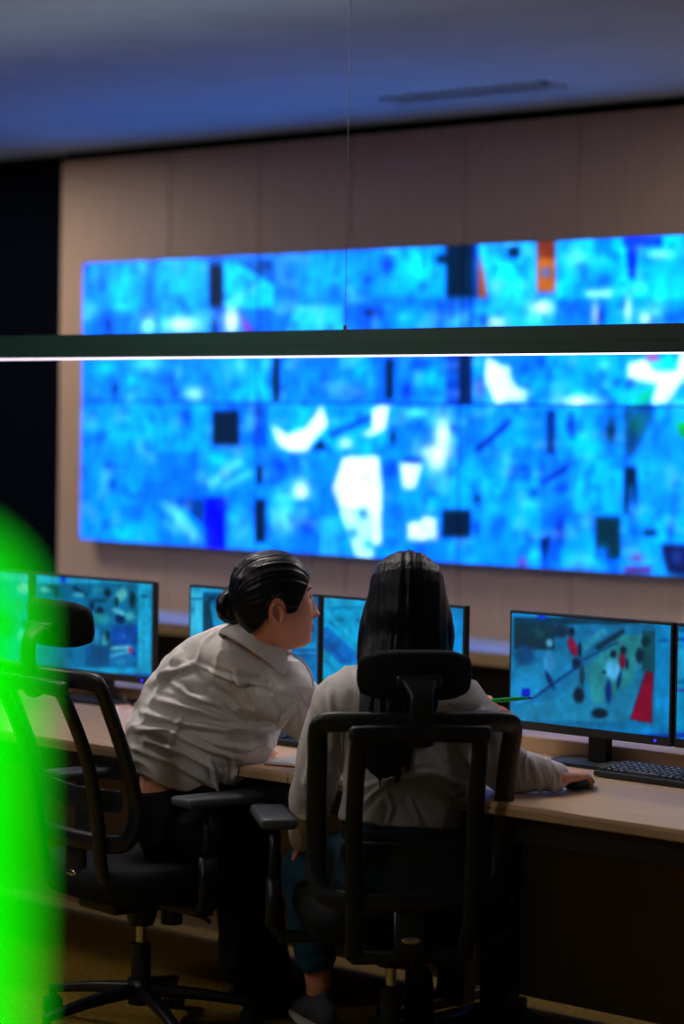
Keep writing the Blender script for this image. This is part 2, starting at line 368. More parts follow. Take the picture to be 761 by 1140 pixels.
Z2 = [('r', 0, 60, 172, 187, (0, 150, 250)), ('e', 35, 112, 15, 22, deep), ('e', 110, 120, 40, 35, cyn), ('e', 118, 160, 10, 9, (0, 90, 190)), ('r', 172, 60, 238, 191, dk), ('r', 150, 90, 175, 110, dk), ('r', 237, 60, 249, 193, (0, 45, 130)),
 ('r', 249, 50, 385, 193, (15, 165, 250)), ('e', 320, 135, 45, 40, (0, 195, 255)), ('e', 290, 165, 12, 18, lt), ('r', 318, 68, 345, 96, dk), ('p', [(249, 80), (262, 130), (270, 192), (249, 192)], (150, 70, 25)), ('r', 385, 50, 430, 178, (160, 82, 20)), ('r', 385, 50, 430, 98, (105, 40, 20)), ('e', 407, 131, 9, 9, (30, 100, 200)),
 ('r', 430, 40, 582, 193, (0, 168, 255)), ('e', 478, 95, 24, 24, lt), ('e', 540, 148, 22, 18, (0, 80, 140)), ('e', 495, 155, 14, 12, (0, 110, 210)), ('r', 502, 174, 560, 188, (150, 255, 255)), ('r', 582, 30, 770, 193, (0, 182, 255)), ('p', [(594, 60), (628, 60), (614, 150), (602, 140)], (0, 20, 240)), ('r', 588, 46, 680, 70, (0, 25, 235)), ('e', 676, 88, 26, 7, (150, 245, 250)), ('e', 757, 135, 12, 36, (0, 30, 200)), ('e', 740, 65, 10, 20, lt),
 ('r', 0, 190, 160, 268, (0, 110, 235)), ('e', 12, 225, 14, 16, (0, 45, 120)), ('e', 90, 235, 30, 20, (0, 150, 250)), ('r', 150, 195, 238, 268, (0, 65, 160)), ('e', 195, 242, 24, 20, (50, 195, 250)), ('r', 238, 193, 430, 268, (10, 165, 250)), ('e', 290, 248, 22, 9, wh), ('e', 398, 213, 26, 14, wh), ('e', 380, 240, 24, 8, lt), ('e', 260, 245, 7, 14, (0, 60, 160)), ('e', 340, 220, 14, 20, (0, 110, 210)), ('r', 430, 195, 516, 268, (0, 110, 230)), ('e', 470, 225, 20, 16, (0, 80, 190)), ('e', 524, 230, 7, 24, wh), ('e', 537, 235, 7, 24, (0, 40, 130)), ('r', 546, 193, 770, 268, (0, 145, 250)), ('e', 600, 220, 6, 28, wh), ('e', 665, 222, 18, 20, lt), ('e', 640, 240, 12, 12, wh), ('e', 700, 240, 14, 10, (0, 60, 170)), ('e', 740, 225, 12, 16, (0, 110, 160)),
 ('r', 0, 318, 50, 445, (0, 90, 200)), ('r', 30, 335, 50, 430, dk), ('r', 50, 318, 172, 445, (0, 105, 225)), ('e', 140, 395, 30, 38, cyn), ('e', 82, 410, 10, 16, (0, 20, 190)), ('e', 110, 345, 25, 12, (0, 60, 160)), ('r', 172, 318, 236, 445, (0, 55, 150)), ('r', 204, 318, 234, 440, (0, 25, 60)),
 ('r', 236, 318, 418, 447, (0, 135, 240)), ('p', [(268, 330), (300, 350), (322, 350), (325, 382), (362, 432), (290, 440), (265, 390)], wh), ('e', 355, 355, 26, 28, (0, 85, 190)), ('e', 372, 388, 20, 8, cyn, 30), ('e', 350, 415, 14, 8, wh), ('e', 251, 402, 7, 22, (50, 20, 60)), ('e', 395, 340, 10, 14, (0, 60, 170)), ('r', 418, 318, 598, 447, (0, 158, 250)), ('e', 485, 433, 38, 9, (215, 255, 225)), ('e', 455, 365, 16, 20, (0, 120, 220)), ('e', 545, 350, 12, 9, lt), ('e', 575, 390, 9, 9, (0, 60, 170)),
 ('r', 598, 318, 770, 447, (0, 168, 250)), ('e', 690, 345, 38, 12, (0, 185, 180)), ('p', [(600, 345), (640, 337), (662, 365), (715, 362), (722, 318), (740, 318), (738, 375), (690, 440), (656, 440), (668, 395), (600, 380)], wh), ('p', [(596, 442), (640, 402), (665, 400), (652, 442)], (0, 185, 120)), ('r', 642, 326, 672, 338, (190, 10, 70)), ('e', 752, 380, 8, 10, (0, 40, 130)), ('e', 606, 392, 9, 9, (0, 30, 180)),
 ('r', 0, 447, 60, 572, (0, 150, 250)), ('p', [(0, 450), (38, 448), (30, 500), (0, 515)], wh), ('e', 48, 520, 8, 20, dk), ('r', 60, 447, 236, 572, (0, 115, 240)), ('e', 105, 462, 30, 8, lt), ('e', 165, 520, 18, 45, wh), ('e', 145, 555, 25, 14, wh), ('e', 190, 500, 8, 8, (0, 50, 90)), ('e', 222, 500, 8, 9, (0, 120, 110)),
 ('r', 236, 447, 412, 575, (0, 112, 235)), ('e', 345, 520, 36, 55, (0, 150, 245)), ('l', 245, 550, 312, 492, 6, (0, 15, 70)), ('e', 318, 484, 9, 6, (0, 20, 150)), ('r', 408, 455, 442, 562, (0, 35, 80)), ('r', 430, 447, 592, 572, (0, 135, 245)), ('e', 500, 535, 38, 30, cyn), ('e', 560, 505, 14, 36, dk), ('e', 465, 490, 9, 12, (0, 40, 100)), ('l', 468, 465, 468, 520, 4, (0, 40, 110)), ('r', 590, 447, 662, 570, (0, 60, 110)), ('e', 625, 490, 22, 20, (0, 80, 60)), ('r', 662, 447, 770, 575, (0, 140, 245)), ('p', [(610, 570), (665, 470), (690, 460), (700, 570)], (0, 130, 235)), ('p', [(708, 478), (770, 492), (770, 523), (720, 520)], (0, 160, 15)),
 ('r', 0, 572, 60, 812, (0, 120, 240)), ('p', [(0, 565), (14, 566), (22, 640), (20, 770), (0, 775)], wh), ('e', 38, 600, 16, 20, (0, 60, 170)), ('r', 60, 572, 124, 695, (0, 150, 250)), ('p', [(64, 582), (116, 582), (100, 640), (72, 640)], wh), ('r', 70, 570, 118, 580, (0, 20, 60)), ('r', 124, 570, 236, 692, (0, 148, 250)), ('e', 150, 575, 22, 25, wh),
 ('r', 236, 575, 392, 695, (0, 138, 245)), ('e', 247, 665, 11, 14, dk), ('r', 322, 585, 370, 622, (0, 65, 150)), ('e', 350, 605, 14, 12, (0, 110, 220)), ('e', 380, 650, 8, 9, dk), ('r', 392, 572, 592, 705, (0, 108, 228)), ('p', [(490, 573), (590, 573), (590, 702), (470, 702)], (0, 158, 255)), ('l', 402, 625, 455, 592, 6, (0, 20, 80)), ('e', 440, 640, 20, 10, (0, 50, 180)), ('r', 590, 590, 622, 704, dk), ('r', 622, 575, 770, 705, (0, 142, 245)), ('p', [(598, 700), (606, 620), (622, 700)], (0, 100, 190)), ('e', 748, 585, 12, 12, (0, 50, 140)),
 ('r', 20, 692, 75, 800, (0, 118, 240)), ('r', 75, 692, 162, 812, (0, 120, 240)), ('p', [(82, 722), (112, 720), (120, 708), (150, 712), (150, 762), (84, 762)], wh), ('r', 162, 690, 232, 758, dk), ('r', 75, 772, 232, 815, (0, 112, 235)), ('r', 232, 695, 392, 830, (0, 128, 245)), ('e', 290, 735, 14, 25, (0, 80, 200)), ('e', 350, 730, 30, 30, (0, 155, 250)), ('e', 244, 735, 9, 16, (0, 40, 150)), ('e', 353, 814, 9, 9, (140, 0, 60)), ('r', 392, 705, 524, 835, (0, 100, 220)), ('p', [(455, 712), (512, 712), (532, 825), (438, 825)], (0, 158, 250)), ('p', [(392, 760), (420, 750), (402, 825)], (0, 20, 60)), ('e', 440, 740, 12, 30, (0, 30, 120)), ('e', 370, 800, 14, 12, cyn),
 ('r', 523, 707, 583, 808, (0, 35, 42)), ('e', 540, 795, 10, 14, (0, 130, 240)), ('r', 583, 702, 770, 860, (0, 155, 250)), ('r', 636, 738, 668, 753, dk), ('e', 612, 738, 12, 30, (0, 90, 200)), ('p', [(676, 772), (735, 772), (770, 835), (770, 855), (692, 842)], (4, 16, 52)), ('e', 715, 803, 10, 14, (20, 60, 130)), ('e', 620, 805, 16, 8, (110, 0, 50)), ('r', 590, 826, 655, 840, (90, 0, 60)), ('e', 700, 740, 8, 20, (0, 40, 110))]
def wallcol(V):
    c = np.tile(np.array([0, 120., 240.]), (len(V), 1))
    paint(V, c, Z1, .473, 60, 250, True)
    m = proj_np(V)[0] > 400
    c2 = c[m]; paint(V[m], c2, Z2, .4744, 400, 240, True); c[m] = c2
    nz = vnoise(V*np.array([22, 1, 24]), 3); nz2 = vnoise(V*np.array([55, 1, 55]), 8); nz3 = vnoise(V*np.array([9, 1, 10]), 12)
    g = .92+.22*(nz-.5)+.10*(nz2-.5)+.22*(nz3-.45)
    dark = c.sum(1) < 130
    g = np.where(dark, 1, g)
    base = ((c[:, 0] < 90) & ~dark)[:, None]
    n4 = vnoise(V*np.array([17, 1, 15]), 31)[:, None]; n5 = vnoise(V*np.array([30, 1, 34]), 33)[:, None]; n6 = vnoise(V*np.array([12, 1, 24]), 37)[:, None]
    k1 = np.clip((n4-.62)/.12, 0, 1)*.15*base; c = c*(1-k1)+np.array([20, 205, 255.])*k1
    k2 = np.clip((n5-.70)/.10, 0, 1)*.4*base; c = c*(1-k2)+np.array([0, 45, 150.])*k2
    k3 = np.clip((n6-.74)/.08, 0, 1)*.22*base; c = c*(1-k3)+np.array([150, 240, 255.])*k3
    c = c*g[:, None]; over = np.clip(g-1.02, 0, 1)*~dark
    c[:, 0] += over*60; c[:, 1] += over*160
    return c
pw, ph = 1.2096, .6804; X0, Z0 = -9.26425, 1.0652
names = {(0, 1): 'wall display at the upper left corner of the blue video wall', (1, 1): 'wall display in the middle of the upper row of the video wall',
         (2, 1): 'wall display at the upper right showing an orange brown door', (0, 0): 'wall display at the lower left corner of the video wall',
         (1, 0): 'wall display in the middle of the lower row with large white shapes', (2, 0): 'wall display at the lower right showing a green patch'}
for (i, j), lb in names.items():
    xa, za = X0+i*pw, Z0+j*ph
    t = thing('wall_display', lb, 'screen', (xa+pw/2, W+.0862, za), 0, 'displays of the video wall')
    bm = NB(); bx(bm, -pw/2, pw/2, -.085, 0, 0, ph, bev=.003, seg=1); obj('housing', bm, M['bezel'], t)
    me = picture_grid(-pw/2+.004, pw/2-.004, .004, ph-.004, -.0862, 200, 113, lambda V, xa=xa, za=za: wallcol(V+np.array([xa+pw/2, W, za])), soft=4, gain=(1, .95, 1.5))
    obj('screen', me, M['wallscreen'], t)

# ------------------------------------------------------------------ low counter under the video wall
t = thing('wall_counter', 'low white-topped counter with wood edge and black front under the video wall', 'counter', (-7.0, 8.05, 0))
obj('worktop', bx(NB(), -3.9, 3.9, -.26, .262, .745, .75, bev=.001, seg=1), M['white_top'], t)
obj('edge_panel', bx(NB(), -3.9, 3.9, -.265, .255, .695, .745), M['edge'], t)
obj('front_panel', bx(NB(), -3.85, 3.85, -.17, .2, .0, .695), M['blackmetal'], t)

# ------------------------------------------------------------------ operator desks
def desk(x0, x1, label, leg_at):
    cx = (x0+x1)/2; h = (x1-x0)/2-.0015
    t = thing('desk', label, 'desk', (cx, 5.18, 0), 0, 'workstation desks in one row')
    obj('desktop', bx(NB(), -h, h, -.48, .48, .733, .745, bev=.001, seg=1), M['desk'], t)
    obj('edge_band', bx(NB(), -h, h, -.48, .48, .715, .733, bev=.002, seg=1), M['edge'], t)
    obj('apron_beam', bx(NB(), -h, h, -.44, -.38, .645, .715, bev=.003, seg=1), M['blackmetal'], t)
    obj('modesty_panel', bx(NB(), -h+.06, h-.06, .42, .44, .03, .66, bev=.002, seg=1), M['panel'], t)
    obj('back_rail', bx(NB(), -h, h, .36, .40, .60, .715), M['blackmetal'], t)
    obj('cable_riser', bx(NB(), -h, h, .32, .47, .745, .79, bev=.004, seg=2), M['edge'], t)
    for lx in leg_at:
        bm = NB(); x = lx-cx
        bx(bm, x-.05, x+.05, .30, .36, .0, .715, bev=.005)             # rear upright plate
        bx(bm, x-.03, x+.03, -.40, .36, .665, .715, bev=.005)          # arm below the top
        bx(bm, x-.035, x+.035, .02, .42, .0, .03, bev=.008)            # floor foot
        l = obj('leg', bm, M['blackmetal'], t)
        for sx in (-.02, .02):
            bm = NB()
            for k in range(14): bx(bm, x+sx-.004, x+sx+.004, .297, .301, .06+k*.03, .072+k*.03)
            obj('slot_row', bm, M['gap'], l)
    return t
desk(-4.47, -1.9, 'pale wooden desk with black apron at right under the keyboard and mouse', [-4.40, -1.98])
desk(-7.1, -4.47, 'pale wooden desk behind the left office chair holding the open notebook', [-4.56, -7.0])

# ------------------------------------------------------------------ monitors
mZ = {}
mZ['m5'] = (.264, 560, 660, (0, 135, 205), [('r', 30, 70, 720, 106, (0, 150, 235)), ('r', 45, 106, 640, 565, (10, 125, 190)), ('p', [(45, 330), (200, 270), (340, 180), (430, 160), (300, 300), (120, 440), (45, 480)], (15, 150, 220)),
  ('p', [(500, 170), (640, 180), (560, 420), (530, 545), (60, 540), (60, 480), (240, 440), (330, 320)], (20, 140, 195)), ('p', [(500, 175), (600, 180), (540, 380), (380, 480), (350, 320)], (35, 150, 165)),
  ('r', 45, 112, 215, 240, (5, 58, 82)), ('r', 45, 104, 575, 132, (0, 62, 95)), ('e', 90, 262, 42, 40, (0, 72, 135)), ('e', 240, 160, 40, 30, (5, 50, 80)), ('e', 150, 170, 25, 20, (10, 80, 90)), ('l', 400, 230, 500, 165, 12, (5, 50, 75)), ('l', 340, 230, 420, 165, 14, (40, 170, 215)),
  ('l', 120, 448, 300, 322, 5, (0, 60, 130)), ('l', 300, 300, 480, 210, 5, (0, 75, 130)), ('e', 293, 228, 18, 44, (165, 15, 70), -20), ('e', 288, 165, 13, 20, (10, 30, 50)), ('e', 322, 240, 9, 34, (10, 40, 80)), ('e', 308, 298, 20, 24, (5, 40, 90)),
  ('e', 332, 350, 11, 44, (10, 60, 85)), ('e', 318, 432, 24, 34, (3, 30, 52)), ('e', 406, 508, 36, 22, (3, 30, 50)), ('e', 460, 322, 33, 44, (80, 195, 255)), ('e', 425, 335, 10, 9, (20, 60, 100)), ('e', 443, 415, 14, 48, (0, 45, 150)), ('e', 463, 258, 13, 17, (8, 35, 60)),
  ('e', 502, 285, 14, 36, (130, 20, 60)), ('e', 506, 242, 13, 17, (8, 35, 50)), ('e', 522, 300, 7, 26, (5, 40, 90)), ('e', 488, 368, 9, 42, (0, 55, 130), 12), ('e', 190, 290, 24, 44, (50, 170, 245)), ('e', 194, 212, 15, 18, (90, 180, 225)), ('e', 196, 370, 12, 42, (0, 45, 120), -25),
  ('p', [(600, 332), (632, 335), (625, 552), (535, 532)], (145, 5, 50)), ('r', 585, 160, 640, 332, (10, 85, 105)), ('e', 575, 265, 18, 34, (5, 40, 60)), ('e', 600, 205, 20, 24, (5, 45, 60)), ('r', 640, 130, 716, 610, (0, 150, 228)), ('r', 650, 196, 700, 206, (0, 90, 200)), ('r', 78, 404, 112, 440, (0, 30, 225)), ('r', 148, 86, 178, 114, (0, 60, 255)), ('r', 30, 575, 715, 600, (0, 140, 225)), ('r', 30, 596, 715, 640, (0, 55, 200)), ('r', 60, 545, 620, 552, (0, 110, 180))])
mZ['m2'] = (.2497, 0, 620, (0, 150, 215), [('r', 160, 70, 690, 118, (30, 180, 235)), ('r', 268, 85, 294, 113, (0, 60, 255)), ('r', 160, 118, 290, 500, (0, 110, 160)), ('r', 290, 118, 615, 495, (0, 120, 175)),
  ('e', 200, 145, 26, 14, (90, 200, 225)), ('e', 250, 160, 12, 24, (0, 45, 70)), ('e', 235, 135, 30, 10, (0, 50, 80)), ('l', 330, 135, 380, 170, 8, (0, 45, 75)), ('e', 350, 170, 30, 12, (60, 180, 220)), ('e', 430, 150, 26, 16, (20, 150, 190)), ('e', 480, 160, 16, 20, (0, 40, 60)), ('e', 440, 195, 45, 12, (0, 70, 100)), ('e', 445, 240, 18, 20, (0, 30, 60)), ('e', 410, 220, 14, 20, (0, 40, 70)), ('e', 540, 170, 24, 34, (90, 200, 210), 30), ('e', 590, 190, 14, 40, (0, 50, 60)), ('e', 520, 200, 12, 22, (0, 60, 80)),
  ('e', 535, 275, 22, 24, (0, 35, 90)), ('e', 530, 245, 34, 12, (80, 200, 230), 25), ('e', 580, 265, 22, 20, (60, 180, 200)), ('e', 450, 275, 40, 24, (30, 160, 180)), ('e', 430, 350, 14, 40, (30, 150, 220)), ('e', 465, 375, 14, 30, (60, 190, 220)), ('e', 480, 350, 10, 26, (0, 50, 80)), ('r', 495, 305, 612, 392, (0, 82, 190)), ('e', 553, 355, 6, 6, (60, 150, 230)), ('r', 495, 392, 612, 492, (0, 110, 180)), ('l', 500, 408, 580, 402, 7, (110, 215, 245)), ('l', 500, 440, 580, 420, 8, (60, 190, 240)), ('e', 580, 415, 7, 16, (190, 20, 70)), ('e', 596, 428, 6, 16, (40, 30, 170)), ('e', 540, 470, 26, 18, (20, 150, 220)), ('r', 380, 395, 490, 490, (0, 90, 160)),
  ('r', 615, 118, 668, 520, (20, 185, 240)), ('r', 628, 170, 658, 180, (0, 70, 110)), ('r', 628, 150, 658, 156, (0, 120, 180)), ('l', 640, 190, 640, 500, 2, (0, 150, 210)), ('r', 160, 495, 670, 522, (10, 175, 235)), ('r', 160, 520, 670, 545, (0, 90, 190))])
mZ['m3'] = (.289, 200, 640, (0, 145, 215), [('r', 30, 50, 88, 260, (50, 195, 240)), ('r', 30, 50, 560, 64, (30, 180, 235)), ('r', 34, 90, 86, 95, (0, 50, 120)), ('r', 42, 108, 60, 111, (0, 90, 170)), ('r', 42, 118, 60, 121, (0, 90, 170)), ('r', 42, 128, 60, 131, (0, 90, 170)), ('r', 42, 138, 60, 141, (0, 90, 170)),
  ('r', 90, 66, 560, 420, (0, 120, 195)), ('p', [(90, 95), (120, 100), (130, 210), (90, 225)], (5, 60, 90)), ('r', 90, 72, 240, 92, (0, 80, 130)), ('e', 150, 100, 12, 16, (0, 40, 90)), ('p', [(118, 115), (230, 110), (230, 230), (135, 230)], (10, 160, 225)), ('l', 130, 120, 230, 135, 2, (0, 70, 150)), ('e', 120, 92, 14, 7, (0, 40, 60)),
  ('r', 400, 262, 525, 285, (20, 165, 230)), ('r', 400, 285, 525, 420, (0, 100, 190)), ('r', 400, 298, 525, 303, (70, 190, 240)), ('r', 400, 318, 525, 322, (50, 170, 230)), ('p', [(420, 335), (525, 325), (525, 420), (450, 420)], (0, 130, 215))])
mZ['m4'] = (.289, 200, 640, (0, 180, 245), [('r', 545, 80, 1100, 98, (40, 190, 240)), ('r', 545, 104, 1100, 122, (20, 175, 235)), ('p', [(545, 205), (570, 200), (700, 320), (700, 345), (620, 345), (545, 275)], (0, 120, 225)), ('p', [(545, 240), (555, 240), (650, 335), (630, 340)], (0, 95, 205)), ('l', 550, 150, 640, 118, 1.5, (0, 120, 200)), ('l', 575, 180, 600, 205, 3, (0, 110, 190)), ('r', 600, 170, 632, 180, (0, 130, 200)), ('r', 672, 168, 700, 195, (0, 125, 195)), ('l', 560, 128, 720, 126, 1.5, (0, 90, 160)), ('l', 640, 140, 730, 240, 1.5, (60, 210, 255)), ('l', 560, 330, 600, 370, 2, (0, 110, 200)), ('l', 550, 130, 725, 300, 1.2, (90, 220, 255)), ('r', 1000, 100, 1100, 300, (0, 150, 235))])
mZ['m6'] = (.264, 560, 660, (0, 160, 225), [('r', 725, 130, 1400, 165, (0, 90, 150)), ('r', 725, 190, 1400, 202, (0, 60, 200)), ('r', 725, 370, 1400, 382, (0, 110, 190)), ('r', 725, 405, 1400, 417, (60, 60, 190)), ('r', 725, 590, 1400, 612, (0, 60, 200)), ('r', 725, 230, 1400, 360, (20, 175, 235))])
mZ['m1'] = (.2497, 0, 620, (0, 150, 200), [('r', -400, 70, 160, 110, (60, 190, 230)), ('e', 100, 140, 30, 26, (130, 220, 230)), ('e', 80, 220, 30, 30, (30, 150, 160)), ('e', 130, 230, 16, 26, (0, 60, 90)), ('e', 110, 300, 26, 20, (0, 80, 110)), ('e', 90, 350, 20, 30, (100, 210, 230)), ('e', 130, 400, 20, 30, (0, 70, 110)), ('e', 20, 300, 50, 60, (0, 60, 110)), ('r', -400, 495, 160, 545, (0, 100, 180))])
def monitor(key, xc, wd, y, label, full_base=True):
    sc_, ox, oy, base, ops = mZ[key]; h = wd/2; zt, zb = 1.148, .822
    t = thing('computer_monitor', label, 'monitor', (xc, y, .745), 0, 'monitors along the desks')
    bm = NB(); bx(bm, -h, h, 0, .022, zb-.745, zt-.745, bev=.003); bx(bm, -h*.6, h*.6, .02, .05, zb-.745+.07, zt-.745-.07, bev=.012)
    obj('casing', bm, M['bezel'], t)
    def cf(V):
        Vw = V+np.array([xc, y, .745]); c = np.tile(np.array(base, float), (len(V), 1)); paint(Vw, c, ops, sc_, ox, oy)
        g = .9+.26*(vnoise(Vw*np.array([70, 1, 70]), 5)-.5)+.3*(vnoise(Vw*np.array([24, 1, 28]), 6)-.4)
        return c*(g*.86)[:, None]
    obj('screen', picture_grid(-h+.008, h-.008, zb-.745+.024, zt-.745-.008, -.0006, 260, 150, cf, soft=4), M['screen'], t)
    obj('stand_neck', bx(NB(), -.032, .032, .045, .075, .006, .22, bev=.006), M['bezel'], t)
    bm = NB(); tube(bm, [(0, .03, 0), (0, .03, .009)], [(.12, .085)]*2, ref=(0, 1, 0), cap='flat', seg=32, power=5); obj('stand_base', bm, M['bezel'], t)
    obj('power_light', cyl(NB(), None, .0035, .003, 10, mtx=Matrix.Translation((h-.05, -.001, zb-.745+.012)) @ Matrix.Rotation(PI/2, 4, 'X')), M['led'], t)
    return t
monitor('m1', -6.61, .57, 5.40, 'monitor half hidden behind the glowing green column')
monitor('m2', -6.012, .575, 5.40, 'monitor with a grid of camera views behind the left chair headrest')
monitor('m3', -5.300, .555, 5.41, 'monitor behind the dark bun of the leaning woman')
monitor('m4', -4.740, .547, 5.41, 'monitor showing a pale blue map between the two women')
monitor('m5', -4.027, .545, 5.40, 'monitor showing a crowd scene with a red curtain beside the green pen')
monitor('m6', -3.474, .545, 5.40, 'monitor cut off by the right edge of the photo')

# ------------------------------------------------------------------ keyboards, mouse, notebook, pen
def keyboard(x, y, rz, label):
    t = thing('keyboard', label, 'keyboard', (x, y, .745), rz, 'keyboards on the desks')
    bm = NB(); bx(bm, -.22, .22, -.07, .07, .002, .018, bev=.004)
    for v in bm.verts:
        v.co.z += (v.co.y+.07)*.07
    obj('casing', bm, M['black'], t)
    bm = NB()
    for r_ in range(6):
        yy = -.056+r_*.0205; n_ = 20 if r_ else 12
        xx = -.208
        for k in range(n_):
            wk = .019 if not (r_ == 0 and k == 4) else .11
            if xx+wk > .21: break
            z = .018+(yy+.07)*.07
            bx(bm, xx, xx+wk-.003, yy, yy+.0165, z-.002, z+.006, bev=.0015, seg=1); xx += wk+.0018
    k_ = obj('keys', bm, M['keys'], t)
    return t
keyboard(-3.665, 5.305, -.02, 'black keyboard in front of the crowd scene monitor')
keyboard(-4.98, 5.13, .05, 'black keyboard beside the open notebook, mostly hidden by the leaning woman')
# mouse under the hand
WQ = PZ(627, 864, .787); mp_ = WQ+Vector((-.22, .96, 0))*.095
mo = thing('computer_mouse', 'black computer mouse under the seated woman\'s right hand', 'mouse', (mp_.x, mp_.y, .745), .22)
bm = NB(); tube(bm, [(0, -.05, .016), (0, -.02, .019), (0, .02, .018), (0, .045, .013)], [(.024, .012), (.031, .018), (.030, .017), (.024, .011)], ref=(0, 0, 1), sub=4)
for v in bm.verts: v.co.z = max(v.co.z, .001)
obj('shell', bm, M['black'], mo, True)
obj('scroll_wheel', cyl(NB(), None, .007, .006, 14, mtx=Matrix.Translation((0, .03, .032)) @ Matrix.Rotation(PI/2, 4, 'Y')), M['keys'], mo)
# notebook
nb0 = Vector((-4.60, 4.755, .745))
nb = thing('notebook', 'open spiral notebook with white page and red cover by the leaning woman\'s hand', 'notebook', nb0, .25)
obj('cover', bx(NB(), -.004, .304, -.004, .214, .0005, .003), M['red'], nb)
obj('page', bx(NB(), 0, .3, 0, .21, .003, .010, bev=.001, seg=1), M['paper'], nb)
sp_ = None
for k in range(16):
    bm = NB(); x = .012+k*.0185
    pts = [(x, .207+.007*math.cos(q), .008+.009*math.sin(q)) for q in np.linspace(0, 2*PI, 13)[:-1]]
    tube(bm, pts, .0015, ref=(1, 0, 0), seg=6, closed=True, straight=True); obj('spiral_ring', bm, M['blackmetal'], nb)
# cable behind the left monitor
bm = NB(); tube(bm, [PZ(138, 772, .80), P(140, 780, 7.9), PZ(152, 786, .752), PZ(190, 792, .752)], .0035, seg=8)
tag(obj('cable', bm, M['black'], None, True), 'thin black cable hanging below the monitor of camera views', 'cable')

# ------------------------------------------------------------------ pendant lamp
YL = 5.3; za = 1.846
t = thing('pendant_lamp', 'long black linear pendant lamp with a thin bright strip underneath', 'lamp', (-5.1, YL, za))
bm = NB(); bx(bm, -2.4, 2.4, -.03, .03, .002, .034, bev=.001, seg=1)
bx(bm, -2.4, 2.4, -.03, -.027, .032, .076); bx(bm, -2.4, 2.4, .027, .03, .032, .076); obj('lamp_body', bm, M['lampbody'], t)
obj('light_strip', bx(NB(), -2.395, 2.395, -.0302, .0302, -.0002, .0022), M['lampstrip'], t)
obj('upper_light_strip', bx(NB(), -2.38, 2.38, -.012, .012, .0335, .036), M['uplight'], t)
for px_ in (None, -2.0, 2.0):
    x = (PY(384, 365, YL).x+5.1) if px_ is None else px_
    bm = NB(); cyl(bm, (x, 0, (RZ-za+.07)/2), .0011, RZ-za-.07, 8); o = obj('suspension_wire', bm, M['keys'], t)
    bm = NB(); cyl(bm, (x, 0, .082), .006, .014, 12); obj('wire_clamp', bm, M['chrome'], o)

# ------------------------------------------------------------------ unseen ceiling lights, added out of frame to brighten people, desks and walls
for (x, y, wl, lb) in [(-5.2, 4.75, .6, 'added unseen square ceiling light right above the leaning woman'), (-7.0, 3.3, .6, 'added unseen square ceiling light left of the leaning woman'), (-4.4, 1.2, .6, 'added unseen square ceiling light behind the two women'), (-4.2, 7.3, .6, 'added unseen square ceiling light near the right end of the timber wall'), (-9.9, 7.1, .6, 'added unseen square ceiling light in the far left corner of the room')]:
    t = thing('added_ceiling_light', lb, 'lamp', (x, y, RZ), 0, 'added ceiling lights out of view')
    bm = NB(); h = wl/2
    bx(bm, -h-.02, h+.02, -h-.02, -h, -.02, 0); bx(bm, -h-.02, h+.02, h, h+.02, -.02, 0); bx(bm, -h-.02, -h, -h, h, -.02, 0); bx(bm, h, h+.02, -h, h, -.02, 0)
    obj('frame', bm, M['sole'], t)
    obj('diffuser', bx(NB(), -h, h, -h, h, -.012, -.002), M['added_troffer'], t)

# ------------------------------------------------------------------ glowing green column near the camera
g0 = P(-68, 700, 1.15)
t = thing('light_column', 'out-of-focus glowing green light column at the left edge of the photo', 'lamp', (g0.x, g0.y, 0))
bm = NB(); cyl(bm, (0, 0, .012), .14, .024, 48); cyl(bm, (0, 0, .05), .05, .06, 32); obj('base', bm, M['blackmetal'], t)
GT = P(0, 588, 1.15).z; bm = NB(); tube(bm, [(0, 0, .08), (0, 0, .8), (0, 0, GT-.041)], .041, cap='round', seg=32, straight=True); obj('glowing_tube', bm, M['green'], t, True)

